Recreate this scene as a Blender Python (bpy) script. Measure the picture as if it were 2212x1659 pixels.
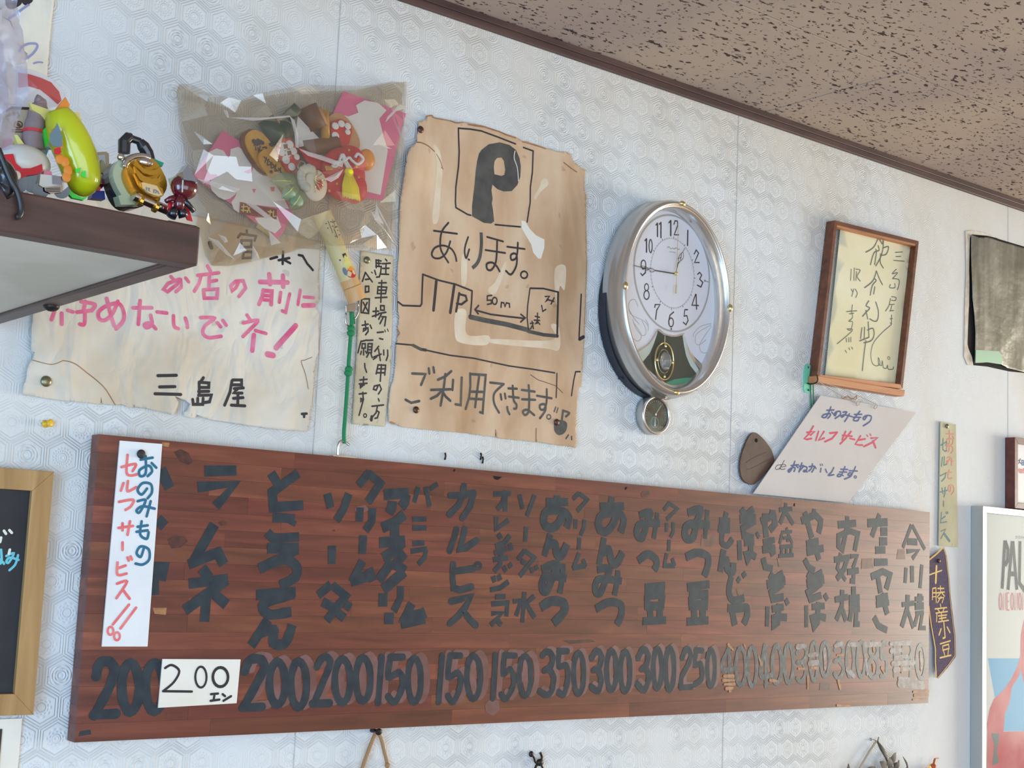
import bpy, bmesh, math, random
from mathutils import Vector, Matrix, noise
from mathutils.geometry import delaunay_2d_cdt
random.seed(7)
PI = math.pi
for o in list(bpy.data.objects): bpy.data.objects.remove(o)
scn = bpy.context.scene
COL = scn.collection

# ---------------------------------------------------------------- camera
# X runs along the papered wall, Y into it (wall face at y=0), Z up; floor at z=0
CZ, CD, F = 1.55, 1.78, 3050.0
R = ((0.778234606509759, -0.04434940438717325, -0.6264056413867164),
     (0.11194481443991063, 0.9913234415340813, 0.06889261778332326),
     (0.6179152496504798, -0.12373748258118095, 0.7764468942908185))
cam_d = bpy.data.cameras.new('camera'); cam = bpy.data.objects.new('camera', cam_d); COL.objects.link(cam)
cam_d.sensor_fit = 'HORIZONTAL'; cam_d.sensor_width = 36; cam_d.lens = 36*F/2212
cam_d.clip_start = .02; cam_d.clip_end = 60
rx = Vector((R[0][0], R[0][2], -R[0][1])); dn = Vector((R[1][0], R[1][2], -R[1][1])); fw = Vector((R[2][0], R[2][2], -R[2][1]))
m = Matrix((( rx.x, -dn.x, -fw.x, 0), (rx.y, -dn.y, -fw.y, -CD), (rx.z, -dn.z, -fw.z, CZ), (0, 0, 0, 1)))
cam.matrix_world = m
scn.camera = cam

# ---------------------------------------------------------------- light
def lin(c): return tuple((v/255/12.92 if v/255 <= .04045 else ((v/255+.055)/1.055)**2.4) for v in c)
w = bpy.data.worlds.new('world'); scn.world = w; w.use_nodes = True
w.node_tree.nodes['Background'].inputs[0].default_value = (.62, .78, 1, 1)
w.node_tree.nodes['Background'].inputs[1].default_value = .6
def area(name, loc, rot, sx, sy, power, col):
    l = bpy.data.lights.new(name, 'AREA'); l.shape = 'RECTANGLE'; l.size = sx; l.size_y = sy; l.energy = power; l.color = col
    o = bpy.data.objects.new(name, l); COL.objects.link(o); o.location = loc; o.rotation_euler = rot; return o
RX0, RX1, RY0 = -1.7, 7.8, -4.6
CEIL = CZ+.8783
area('daylight_right_window', (RX1-.06, -1.9, 1.35), (0, PI/2, 0), 1.5, 2.6, 172, (1, .985, .85))
area('daylight_shop_front', (.1, RY0+.06, 1.3), (PI/2, 0, 0), 3.6, 1.9, 42, (.74, .87, 1))
area('daylight_left_door', (RX0+.06, -2.4, 1.2), (0, -PI/2, 0), 1.9, 1.6, 60, (.32, .63, 1))
vs = scn.view_settings
vs.view_transform = 'Standard'; vs.look = 'None'; vs.gamma = 1; vs.use_curve_mapping = False; vs.exposure = .68

# ---------------------------------------------------------------- helpers
def pix(px, py, y=0.0):
    cx, cy = px-1106, py-829.5
    a = cx*R[0][0]+cy*R[1][0]+F*R[2][0]; b = cx*R[0][2]+cy*R[1][2]+F*R[2][2]; c = -(cx*R[0][1]+cy*R[1][1]+F*R[2][1])
    t = (y+CD)/b
    return Vector((a*t, y, c*t+CZ))
def Z(ox, oy, s): return lambda x, y: (ox+x*s, oy+y*s)
Z1, Z2, Z3, Z4 = Z(130,920,.4341), Z(660,970,.2471), Z(1120,1030,.2230), Z(1500,1050,.2396)
Z5, Z6, Z7 = Z(500,1380,.3074), Z(1120,1370,.2170), Z(1530,1370,.2260)
A2, A3, A4, A5, A6, A7 = Z(360,140,.2653), Z(820,220,.2170), Z(820,560,.2532), Z(1280,400,.3376), Z(1560,400,.3014), Z(0,450,.3255)
A8, B1, B2, B3, B4, B5 = Z(1500,0,.3219), Z(740,530,.2411), Z(640,440,.3373), Z(0,960,.4213), Z(1960,880,.2111), Z(1960,1160,.3007)
B6, B7, B8 = Z(1780,1560,.1356), Z(1740,460,.2532), Z(1340,690,.1567)
C1, C2, C3, D4, D5, D6, D7 = Z(0,180,.1568), Z(200,270,.1387), Z(0,0,.1447), Z(500,220,.1627), Z(740,1560,.226), Z(1580,820,.1899), Z(400,280,.1687)
PX = lambda x, y: (x, y)

def setp(o, label=None, cat=None, group=None, kind=None):
    if label: o['label'] = label
    if cat: o['category'] = cat
    if group: o['group'] = group
    if kind: o['kind'] = kind
    return o
def wloc(o):
    v = Vector((0, 0, 0))
    while o: v += o.location; o = o.parent
    return v
def thing(name, loc, label, cat, group=None):
    o = bpy.data.objects.new(name, None); o.empty_display_size = .02; COL.objects.link(o); o.location = loc
    return setp(o, label, cat, group)
def mesh(name, verts, faces, mat, parent=None, smooth=False, origin=None, mats=None, fm=None):
    if origin is None:
        origin = wloc(parent) if parent else sum((Vector(v) for v in verts), Vector())/max(1, len(verts))
    if parent: off = wloc(parent); origin = off
    me = bpy.data.meshes.new(name)
    me.from_pydata([tuple(Vector(v)-origin) for v in verts], [], faces)
    for q in (mats or [mat]): me.materials.append(q)
    if fm: me.polygons.foreach_set('material_index', fm)
    if smooth: me.polygons.foreach_set('use_smooth', [True]*len(me.polygons))
    me.update()
    o = bpy.data.objects.new(name, me); COL.objects.link(o)
    if parent: o.parent = parent
    else: o.location = origin
    return o
class G:
    """geometry collector"""
    def __init__(s): s.v = []; s.f = []
    def add(s, v, f):
        n = len(s.v); s.v += [Vector(q) for q in v]; s.f += [tuple(i+n for i in q) for q in f]; return s
    def box(s, x0, x1, y0, y1, z0, z1):
        return s.add([(x0,y0,z0),(x1,y0,z0),(x1,y1,z0),(x0,y1,z0),(x0,y0,z1),(x1,y0,z1),(x1,y1,z1),(x0,y1,z1)],
                     [(0,3,2,1),(4,5,6,7),(0,1,5,4),(1,2,6,5),(2,3,7,6),(3,0,4,7)])
    def tube(s, pts, r, n=10, cap=True):
        pts = [Vector(p) for p in pts]; rs = r if isinstance(r, (list, tuple)) else [r]*len(pts)
        rings = []; up = None
        for i, p in enumerate(pts):
            t = (pts[min(i+1, len(pts)-1)]-pts[max(i-1, 0)]).normalized()
            if up is None:
                up = Vector((0, 1, 0)) if abs(t.y) < .9 else Vector((1, 0, 0))
            a = (up-t*up.dot(t)).normalized(); up = a; b = t.cross(a)
            rings.append([p+(a*math.cos(2*PI*k/n)+b*math.sin(2*PI*k/n))*rs[i] for k in range(n)])
        v = [q for ring in rings for q in ring]; f = []
        for i in range(len(pts)-1):
            for k in range(n):
                f.append((i*n+k, i*n+(k+1) % n, (i+1)*n+(k+1) % n, (i+1)*n+k))
        if cap: f.append(tuple(range(n-1, -1, -1))); f.append(tuple((len(pts)-1)*n+k for k in range(n)))
        return s.add(v, f)
    def ell(s, c, r, n=16, m=10, rot=None):
        c = Vector(c); v = []; f = []
        for i in range(m+1):
            ph = PI*i/m
            for k in range(n):
                th = 2*PI*k/n
                q = Vector((r[0]*math.sin(ph)*math.cos(th), r[1]*math.sin(ph)*math.sin(th), r[2]*math.cos(ph)))
                if rot: q = rot @ q
                v.append(c+q)
        for i in range(m):
            for k in range(n): f.append((i*n+k, (i+1)*n+k, (i+1)*n+(k+1) % n, i*n+(k+1) % n))
        return s.add(v, f)
    def prism(s, front, back):
        n = len(front)
        return s.add(list(front)+list(back), [tuple(range(n)), tuple(range(2*n-1, n-1, -1))]+[(i, i+n, (i+1) % n+n, (i+1) % n) for i in range(n)])
    def elathe(s, c, prof, n=64):
        """elliptic lathe about the wall normal; prof = [(a, b, y)]"""
        v = []; f = []
        for (a, b, y) in prof:
            for k in range(n):
                t = 2*PI*k/n; v.append((c[0]+a*math.cos(t), y, c[1]+b*math.sin(t)))
        for i in range(len(prof)-1):
            for k in range(n): f.append((i*n+k, i*n+(k+1) % n, (i+1)*n+(k+1) % n, (i+1)*n+k))
        return s.add(v, f)
    def build(s, name, mat, parent=None, smooth=False, bevel=0, fixn=True):
        o = mesh(name, s.v, s.f, mat, parent, smooth)
        if fixn:
            bm = bmesh.new(); bm.from_mesh(o.data); bmesh.ops.remove_doubles(bm, verts=bm.verts, dist=1e-7)
            bmesh.ops.recalc_face_normals(bm, faces=bm.faces); bm.to_mesh(o.data); bm.free()
        if bevel:
            b = o.modifiers.new('bevel', 'BEVEL'); b.width = bevel; b.segments = 2; b.limit_method = 'ANGLE'
        return o
def pts(zone, s): return [zone(*map(float, t.split(','))) for t in s.split()]
def catmull(p, k=6, closed=False):
    n = len(p)
    if n < 3: return p
    out = []
    for i in range(n if closed else n-1):
        if closed: a, b, c, d = p[i-1], p[i], p[(i+1) % n], p[(i+2) % n]
        else: a, b, c, d = p[max(i-1, 0)], p[i], p[i+1], p[min(i+2, n-1)]
        for j in range(k):
            t = j/k
            out.append(tuple(.5*((2*b[q])+(-a[q]+c[q])*t+(2*a[q]-5*b[q]+4*c[q]-d[q])*t*t+(-a[q]+3*b[q]-3*c[q]+d[q])*t**3) for q in range(len(b))))
    if not closed: out.append(p[-1])
    return out
def inside(x, y, poly):
    c = False; n = len(poly); j = n-1
    for i in range(n):
        if (poly[i][1] > y) != (poly[j][1] > y) and x < (poly[j][0]-poly[i][0])*(y-poly[i][1])/(poly[j][1]-poly[i][1])+poly[i][0]: c = not c
        j = i
    return c
STUFFY = {'map_drawing', 'browned_edge', 'map_and_frame_lines', 'coin_marks'}
def ink(name, zone, data, mat, parent, width, y, surf=None, smooth=True, roundc=True, shift=(0, 0), jit=0.0, lift=.0):
    """flat writing: every stroke is a ribbon lying on the sheet or board it is written on; width in mm"""
    g = G(); cnt = 0
    for st in data.replace('\n', ' ').split('/'):
        tk = st.split()
        if not tk: continue
        w = width; ell = None; loop = False
        while tk and (tk[0][0] == 'w' or tk[0] == 'O'):
            if tk[0] == 'O': ell = 1; tk.pop(0)
            else: w = float(tk.pop(0)[1:])
        if ell:
            cx, cy = map(float, tk[0].split(',')); a, b = map(float, tk[1].split(','))
            p = [zone(cx+a*math.sin(2*PI*k/20), cy-b*math.cos(2*PI*k/20)) for k in range(20)]
            if len(tk) > 2: w = float(tk[2][1:])
            loop = True
        else:
            p = [zone(*map(float, t.split(','))) for t in tk]
            if smooth and len(p) > 2: p = catmull(p, 5)
        q = []
        for (a, b) in p:
            v = pix(a+shift[0], b+shift[1], y); q.append((v.x, v.z))
        # resample
        if not loop: pass
        else: q.append(q[0])
        r = [q[0]]
        for i in range(1, len(q)):
            d = math.dist(q[i-1], q[i])
            if d < 1e-6: continue
            n = max(1, int(d/.006)) if surf else 1
            for k in range(1, n+1): r.append((q[i-1][0]+(q[i][0]-q[i-1][0])*k/n, q[i-1][1]+(q[i][1]-q[i-1][1])*k/n))
        if len(r) < 2: continue
        hw = w/2000; L = []; cnt += 1
        for i in range(len(r)):
            if loop: a = r[i-1] if i > 0 else r[-2]; c = r[i+1] if i < len(r)-1 else r[1]
            else: a = r[max(i-1, 0)]; c = r[min(i+1, len(r)-1)]
            b = r[i]
            d1 = Vector((b[0]-a[0], b[1]-a[1])); d2 = Vector((c[0]-b[0], c[1]-b[1]))
            if d1.length < 1e-9: d1 = d2.copy()
            if d2.length < 1e-9: d2 = d1.copy()
            d1.normalize(); d2.normalize(); t = d1+d2
            if t.length < 1e-3: t = d2.copy()
            t.normalize(); nrm = Vector((-t.y, t.x)); k = min(1.5, 1/max(.4, abs(t.dot(d1))))
            ww = hw*k*(1+jit*math.sin(i*1.7+cnt*2.3))
            L.append((b, nrm, ww))
        yy = y-.00025-lift-(cnt % 12)*.000012
        def P(x, z, ri=0.0): return (x, (surf(x, z)-.00045-lift-(cnt % 12)*.000012-ri) if surf else yy-ri, z)
        v = []; f = []
        for k_i, (b, nr, ww) in enumerate(L):
            ri = k_i*.0000035
            v += [P(b[0]-nr.x*ww, b[1]-nr.y*ww, ri), P(b[0]+nr.x*ww, b[1]+nr.y*ww, ri)]
        for i in range(len(L)-1): f.append((2*i, 2*i+2, 2*i+3, 2*i+1))
        g.add(v, f)
        if roundc and not loop:
            for (b, t2) in ((L[0], -1), (L[-1], 1)):
                (c, nr, ww) = b; tx, tz = nr.y*t2, -nr.x*t2
                v = [P(c[0], c[1])]; n = 7
                for k in range(n):
                    a = -PI/2+PI*k/(n-1)
                    v.append(P(c[0]+ww*(math.cos(a)*tx+math.sin(a)*nr.x), c[1]+ww*(math.cos(a)*tz+math.sin(a)*nr.y)))
                g.add(v, [(0, k, k+1) for k in range(1, n)])
    o = mesh(name, g.v, g.f, mat, parent)
    if name in STUFFY: o['kind'] = 'stuff'
    return o
def letters(name, zone, data, mat, parent, w, y, surf=None, ov_min=0.0, grow=.8, split=True, **k):
    """writing, one object for each character (strokes that touch or interlock)"""
    sc_f = zone(1, 0)[0]-zone(0, 0)[0]; items = []
    for st in data.replace('\n', ' ').split('/'):
        if not st.strip(): continue
        q = [tuple(map(float, t.split(','))) for t in st.split() if ',' in t]
        if 'O' in st.split(): (cx, cy), (a, b) = q[:2]; bb = [cx-a, cy-b, cx+a, cy+b]
        else: bb = [min(v[0] for v in q), min(v[1] for v in q), max(v[0] for v in q), max(v[1] for v in q)]
        m_ = w*grow/sc_f; items.append([[bb[0]-m_, bb[1]-m_, bb[2]+m_, bb[3]+m_], [st]])
    ch = split
    if not split: items = [[items[0][0], [q for it in items for q in it[1]]]]
    while ch:
        ch = False
        for i in range(len(items)):
            for j in range(i+1, len(items)):
                A, B = items[i][0], items[j][0]; ox = min(A[2], B[2])-max(A[0], B[0]); oz = min(A[3], B[3])-max(A[1], B[1])
                if ox > 0 and oz > 0 and ox*oz >= ov_min*min((A[2]-A[0])*(A[3]-A[1]), (B[2]-B[0])*(B[3]-B[1])):
                    items[i] = [[min(A[0], B[0]), min(A[1], B[1]), max(A[2], B[2]), max(A[3], B[3])], items[i][1]+items[j][1]]; items.pop(j); ch = True; break
            if ch: break
    l0 = k.pop('lift', 0.0)
    for n_i, (bb, sts) in enumerate(items):
        o = ink(name, zone, ' / '.join(sts), mat, parent, w, y, surf, lift=l0+(n_i % 5)*.000013, **k)
        if not split: o['kind'] = 'stuff'
    return o
def cdt(outer, holes=(), inner=()):
    co = [Vector(p) for p in outer]; ed = [(i, (i+1) % len(outer)) for i in range(len(outer))]
    for h in holes:
        b = len(co); co += [Vector(p) for p in h]; ed += [(b+i, b+(i+1) % len(h)) for i in range(len(h))]
    co += [Vector(p) for p in inner]
    v, e, f, *_ = delaunay_2d_cdt(co, ed, [], 0, 1e-7)
    out = []
    for t in f:
        cx = sum(v[i][0] for i in t)/3; cy = sum(v[i][1] for i in t)/3
        if inside(cx, cy, outer) and not any(inside(cx, cy, h) for h in holes): out.append(tuple(t))
    return v, out
def fill(name, zone, outline, mat, parent, y, holes=(), surf=None, lift=.0003, smooth=False, shift=(0, 0), thick=0):
    """flat patch (print, stain, cut-out) lying on its surface"""
    def cv(s):
        p = pts(zone, s) if isinstance(s, str) else s
        if smooth: p = catmull(p, 5, True)
        return [(pix(a+shift[0], b+shift[1], y).x, pix(a+shift[0], b+shift[1], y).z) for a, b in p]
    out = cv(outline); hs = [cv(h) for h in holes]; inner = []
    if surf:
        out2 = []
        for i in range(len(out)):
            a, b = out[i], out[(i+1) % len(out)]; n = max(1, int(math.dist(a, b)/.006))
            out2 += [(a[0]+(b[0]-a[0])*k/n, a[1]+(b[1]-a[1])*k/n) for k in range(n)]
        out = out2
        xs = [p[0] for p in out]; zs = [p[1] for p in out]; x = min(xs)
        while x < max(xs):
            z = min(zs)
            while z < max(zs):
                if inside(x, z, out): inner.append((x, z))
                z += .006
            x += .006
    v, f = cdt(out, hs, inner)
    V = [(p[0], (surf(p[0], p[1]) if surf else y)-lift, p[1]) for p in v]
    if thick:
        n = len(V); g = G(); g.add(V, f); g.add([(a, b+thick, c) for a, b, c in V], [t[::-1] for t in f])
        for loop in [out]+hs:
            b = len(g.v); k = len(loop)
            g.add([(p[0], y-lift, p[1]) for p in loop]+[(p[0], y-lift+thick, p[1]) for p in loop], [(i, (i+1) % k, (i+1) % k+k, i+k) for i in range(k)])
        return g.build(name, mat, parent)
    return mesh(name, V, f, mat, parent)
def paper(name, zone, outline, mat, parent, surf, y=-.004, step=.005, thick=.0004, smooth=False, rag=0.0):
    p = pts(zone, outline) if isinstance(outline, str) else outline
    if smooth: p = catmull(p, 4, True)
    out0 = [(pix(a, b, y).x, pix(a, b, y).z) for a, b in p]; out = []
    for i in range(len(out0)):
        a, b = out0[i], out0[(i+1) % len(out0)]; n = max(1, int(math.dist(a, b)/step))
        for k in range(n):
            x, z = a[0]+(b[0]-a[0])*k/n, a[1]+(b[1]-a[1])*k/n
            if rag: x += rag*noise.noise((x*90, z*90, 1)); z += rag*noise.noise((x*90, z*90, 7))
            out.append((x, z))
    xs = [q[0] for q in out]; zs = [q[1] for q in out]; inner = []
    nx = int((max(xs)-min(xs))/step); nz = int((max(zs)-min(zs))/step)
    for i in range(nx+1):
        for j in range(nz+1):
            x, z = min(xs)+i*step+.3*step*(j % 2), min(zs)+j*step
            if inside(x, z, out): inner.append((x, z))
    v, f = cdt(out, [], inner)
    o = mesh(name, [(q[0], surf(q[0], q[1]), q[1]) for q in v], f, mat, parent, smooth=True)
    s = o.modifiers.new('sheet', 'SOLIDIFY'); s.thickness = thick; s.offset = 0
    return o
def flatsurf(y): return lambda x, z: y

# ---------------------------------------------------------------- materials
class NT:
    def __init__(s, name):
        s.m = bpy.data.materials.new(name); s.m.use_nodes = True; s.t = s.m.node_tree; s.n = s.t.nodes; s.b = s.n['Principled BSDF']; s.out = s.n['Material Output']
    def new(s, t, **k):
        n = s.n.new(t)
        for a, b in k.items(): setattr(n, a, b)
        return n
    def link(s, a, b): s.t.links.new(a, b)
    def inp(s, sock, v):
        if isinstance(v, (int, float)): sock.default_value = v
        elif isinstance(v, tuple): sock.default_value = (*v, 1) if len(v) == 3 and len(sock.default_value) == 4 else v
        else: s.link(v, sock)
    def M(s, op, a, b=0.0, c=0.0):
        n = s.new('ShaderNodeMath', operation=op)
        for i, v in enumerate((a, b, c)):
            if i < len(n.inputs): s.inp(n.inputs[i], v)
        return n.outputs[0]
    def pos(s):
        g = s.new('ShaderNodeNewGeometry'); return g.outputs['Position']
    def objc(s):
        return s.new('ShaderNodeTexCoord').outputs['Object']
    def sep(s, v):
        n = s.new('ShaderNodeSeparateXYZ'); s.link(v, n.inputs[0]); return n.outputs
    def mapn(s, v, scale, loc=(0, 0, 0), rot=(0, 0, 0)):
        n = s.new('ShaderNodeMapping'); s.link(v, n.inputs[0]); n.inputs['Scale'].default_value = scale; n.inputs['Location'].default_value = loc; n.inputs['Rotation'].default_value = rot; return n.outputs[0]
    def noise(s, v, scale, detail=3, rough=.5, dist=0):
        n = s.new('ShaderNodeTexNoise'); s.link(v, n.inputs['Vector']); n.inputs['Scale'].default_value = scale; n.inputs['Detail'].default_value = detail
        n.inputs['Roughness'].default_value = rough; n.inputs['Distortion'].default_value = dist; return n.outputs[0]
    def ramp(s, v, stops):
        n = s.new('ShaderNodeValToRGB'); s.link(v, n.inputs[0]); e = n.color_ramp.elements
        while len(e) < len(stops): e.new(.5)
        for i, (p, c) in enumerate(stops): e[i].position = p; e[i].color = (*lin(c), 1) if not isinstance(c, float) else (c, c, c, 1)
        return n.outputs[0]
    def mix(s, f, a, b, typ='MIX'):
        n = s.new('ShaderNodeMix', data_type='RGBA', blend_type=typ)
        s.inp(n.inputs[0], f); s.inp(n.inputs[6], a); s.inp(n.inputs[7], b); return n.outputs[2]
    def bump(s, h, dist, strength=1):
        n = s.new('ShaderNodeBump'); s.link(h, n.inputs['Height']); n.inputs['Distance'].default_value = dist; n.inputs['Strength'].default_value = strength; s.link(n.outputs[0], s.b.inputs['Normal']); return n
    def col(s, c): s.inp(s.b.inputs['Base Color'], lin(c) if isinstance(c, tuple) else c)
    def set(s, **k):
        for a, b in k.items(): s.inp(s.b.inputs[a.replace('_', ' ')], b)
        return s.m
def mk(name, col, rough=.6, metal=0, col2=None, sc=20, bump=0, bsc=60, coat=0, spec=.5, emit=0, trans=0, alpha=1, stretch=(1, 1, 1), lo=.35, hi=.65):
    n = NT(name); v = n.objc()
    if col2:
        n.col(n.ramp(n.noise(n.mapn(v, stretch), sc, 4), [(lo, col), (hi, col2)]))
    else: n.col(col)
    n.set(Roughness=rough, Metallic=metal, Coat_Weight=coat, Specular_IOR_Level=spec, Transmission_Weight=trans, Alpha=alpha)
    if bump: n.bump(n.noise(v, bsc, 4), bump)
    return n.m
def wood(name, a, b, c, rough=.45, along='X', obj_rand=0.0, sc=1.0, coat=0.0, spec=.5):
    n = NT(name); v = n.objc()
    st = {'X': (2, 22, 22), 'Z': (22, 22, 2), 'Y': (22, 2, 22)}[along]
    oi = n.new('ShaderNodeObjectInfo').outputs['Random']
    off = n.new('ShaderNodeVectorMath', operation='ADD'); n.link(v, off.inputs[0])
    cmb = n.new('ShaderNodeCombineXYZ'); 
    for i in range(3): n.link(n.M('MULTIPLY', oi, 37.0+i*11), cmb.inputs[i])
    n.link(cmb.outputs[0], off.inputs[1])
    vv = off.outputs[0] if obj_rand else v
    g = n.noise(n.mapn(vv, tuple(q*sc for q in st)), 2.2, 5, .6, .6)
    col = n.ramp(g, [(.3, a), (.52, b), (.72, c)])
    if obj_rand:
        k = n.M('ADD', 1-obj_rand/2, n.M('MULTIPLY', oi, obj_rand))
        hue = n.new('ShaderNodeHueSaturation'); n.link(col, hue.inputs['Color']); n.link(k, hue.inputs['Value'])
        n.link(n.M('ADD', .493, n.M('MULTIPLY', n.M('FRACT', n.M('MULTIPLY', oi, 7.7)), .014)), hue.inputs['Hue'])
        col = hue.outputs[0]
    n.col(col); n.set(Roughness=rough, Coat_Weight=coat, Coat_Roughness=.3, Specular_IOR_Level=spec)
    n.bump(g, .0004, .6)
    return n.m

def wallpaper():
    n = NT('embossed_wallpaper'); P = n.pos(); x, _, z = n.sep(P)
    M = n.M; pitch = .0455
    px = M('DIVIDE', x, pitch); pz = M('DIVIDE', z, pitch)
    def cell(ax, az):
        gx = M('SUBTRACT', M('FLOORED_MODULO', ax, 1.0), .5); gz = M('SUBTRACT', M('FLOORED_MODULO', az, 1.7320508), .8660254); return gx, gz
    a = cell(px, pz); b = cell(M('SUBTRACT', px, .5), M('SUBTRACT', pz, .8660254))
    la = M('ADD', M('MULTIPLY', a[0], a[0]), M('MULTIPLY', a[1], a[1])); lb = M('ADD', M('MULTIPLY', b[0], b[0]), M('MULTIPLY', b[1], b[1]))
    s = M('LESS_THAN', la, lb)
    def sel(p, q): return M('ADD', M('MULTIPLY', p, s), M('MULTIPLY', q, M('SUBTRACT', 1.0, s)))
    gx = sel(a[0], b[0]); gz = sel(a[1], b[1]); L = M('SQRT', M('MINIMUM', la, lb))
    ix = M('SUBTRACT', px, gx); iz = M('SUBTRACT', pz, gz)
    h = M('FRACT', M('MULTIPLY', M('SINE', M('ADD', M('MULTIPLY', M('ROUND', M('MULTIPLY', ix, 2.0)), 12.9898), M('MULTIPLY', M('ROUND', M('MULTIPLY', iz, 1.1547)), 78.233))), 4375.85))
    ax, az = M('ABSOLUTE', gx), M('ABSOLUTE', gz)
    d = M('MAXIMUM', ax, M('ADD', M('MULTIPLY', ax, .5), M('MULTIPLY', az, .8660254)))
    def ridge(v, c, wd): return M('MAXIMUM', 0.0, M('SUBTRACT', 1.0, M('DIVIDE', M('ABSOLUTE', M('SUBTRACT', v, c)), wd)))
    th = M('ARCTAN2', gz, gx)
    ang = M('ADD', .5, M('MULTIPLY', .5, M('COSINE', M('MULTIPLY', th, M('ADD', 6.0, M('MULTIPLY', M('FLOOR', M('MULTIPLY', h, 3.99)), 4.0))))))
    ring1 = ridge(L, .12, .025); ring2 = M('MULTIPLY', ridge(L, .27, .045), ang); ring3 = M('MULTIPLY', ridge(L, .19, .03), M('SUBTRACT', 1.0, ang))
    core = M('MULTIPLY', ridge(L, .06, .06), M('GREATER_THAN', h, .4))
    rings = M('MULTIPLY', M('ADD', .5, M('MULTIPLY', .5, M('SINE', M('MULTIPLY', L, 75.0)))), M('MULTIPLY', M('LESS_THAN', d, .33), M('LESS_THAN', h, .3)))
    inner = M('ADD', M('ADD', ring1, ring2), M('ADD', ring3, core))
    H = M('ADD', M('ADD', ridge(d, .465, .03), M('MULTIPLY', ridge(d, .385, .025), .9)), M('ADD', M('MULTIPLY', inner, .8), M('MULTIPLY', rings, .6)))
    wear = n.ramp(n.noise(P, 5.5, 3), [(.36, .25), (.6, 1.0)])
    # smoother, skimmed plaster at the far right end
    mr = n.new('ShaderNodeMapRange'); n.link(x, mr.inputs[0]); mr.inputs[1].default_value = 2.3; mr.inputs[2].default_value = 2.6; mr.inputs[3].default_value = 1; mr.inputs[4].default_value = .18
    H = M('MULTIPLY', H, M('MULTIPLY', wear, mr.outputs[0]))
    fine = n.noise(P, 260, 3, .6)
    Hh = M('ADD', H, M('MULTIPLY', fine, .12)); Hh = M('ADD', Hh, M('MULTIPLY', n.noise(P, 30, 3), .3))
    st = n.ramp(n.noise(n.mapn(P, (1, 1, .6)), 2.6, 6, .62), [(.33, (214, 218, 222)), (.5, (222, 224, 225)), (.64, (217, 214, 208)), (.8, (206, 200, 190))])
    # yellowed band under the ceiling, wavering
    zz = M('ADD', z, M('MULTIPLY', n.noise(P, 6, 4), .16))
    mb = n.new('ShaderNodeMapRange'); n.link(zz, mb.inputs[0]); mb.inputs[1].default_value = CEIL-.10; mb.inputs[2].default_value = CEIL+.09; mb.inputs[3].default_value = 0; mb.inputs[4].default_value = .55
    st = n.mix(mb.outputs[0], st, lin((206, 190, 168)))
    sp = n.M('GREATER_THAN', n.noise(P, 120, 2, .6), .735)
    st = n.mix(n.M('MULTIPLY', sp, .35), st, lin((120, 112, 108)))
    st = n.mix(n.M('MULTIPLY', H, .2), st, lin((250, 250, 248)))
    n.col(st); n.set(Roughness=.62, Specular_IOR_Level=.22)
    n.bump(Hh, .0014, .9)
    return n.m
def ceiling_mat():
    n = NT('fissured_ceiling_tile'); P = n.pos()
    v = n.mapn(P, (1, 2.3, 1), rot=(0, 0, .12))
    a = n.noise(v, 44, 4, .55, .4); b = n.noise(n.mapn(P, (1, 1.5, 1), loc=(3, 7, 0)), 80, 2, .5, .3)
    ma = n.M('GREATER_THAN', a, .632); mbb = n.M('GREATER_THAN', b, .645)
    mk_ = n.M('MAXIMUM', ma, mbb)
    base = n.ramp(n.noise(P, 2.5, 5), [(.35, (172, 156, 148)), (.6, (188, 170, 154))])
    n.col(n.mix(n.M('MULTIPLY', mk_, .9), base, lin((52, 34, 42))))
    n.set(Roughness=.9, Specular_IOR_Level=.1)
    n.bump(n.M('SUBTRACT', 1.0, mk_), .0012, .5)
    return n.m
def film(name, tint, gl=.14, rough=.1, haze=0.0, hcol=(220, 215, 205), noise_b=0.0, fk=1.0):
    """thin cellophane / clear plastic: mostly transparent, reflective facets"""
    n = NT(name); t = n.new('ShaderNodeBsdfTransparent'); t.inputs[0].default_value = (*lin(tint), 1)
    g = n.new('ShaderNodeBsdfGlossy'); g.inputs['Roughness'].default_value = rough
    lw = n.new('ShaderNodeLayerWeight'); lw.inputs[0].default_value = .5
    sch = n.M('ADD', .04, n.M('MULTIPLY', n.M('POWER', lw.outputs['Facing'], 5.0), .96))
    f = n.M('ADD', gl*.4, n.M('MULTIPLY', sch, fk))
    mx = n.new('ShaderNodeMixShader'); n.link(f, mx.inputs[0]); n.link(t.outputs[0], mx.inputs[1]); n.link(g.outputs[0], mx.inputs[2]); o = mx.outputs[0]
    if noise_b:
        bp = n.new('ShaderNodeBump'); n.link(n.noise(n.objc(), 45, 3), bp.inputs['Height']); bp.inputs['Distance'].default_value = noise_b
        n.link(bp.outputs[0], g.inputs['Normal'])
    if haze:
        dd = n.new('ShaderNodeBsdfDiffuse'); dd.inputs[0].default_value = (*lin(hcol), 1)
        m2 = n.new('ShaderNodeMixShader'); m2.inputs[0].default_value = haze; n.link(o, m2.inputs[1]); n.link(dd.outputs[0], m2.inputs[2]); o = m2.outputs[0]
    n.link(o, n.out.inputs[0]); n.n.remove(n.b)
    return n.m
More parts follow.
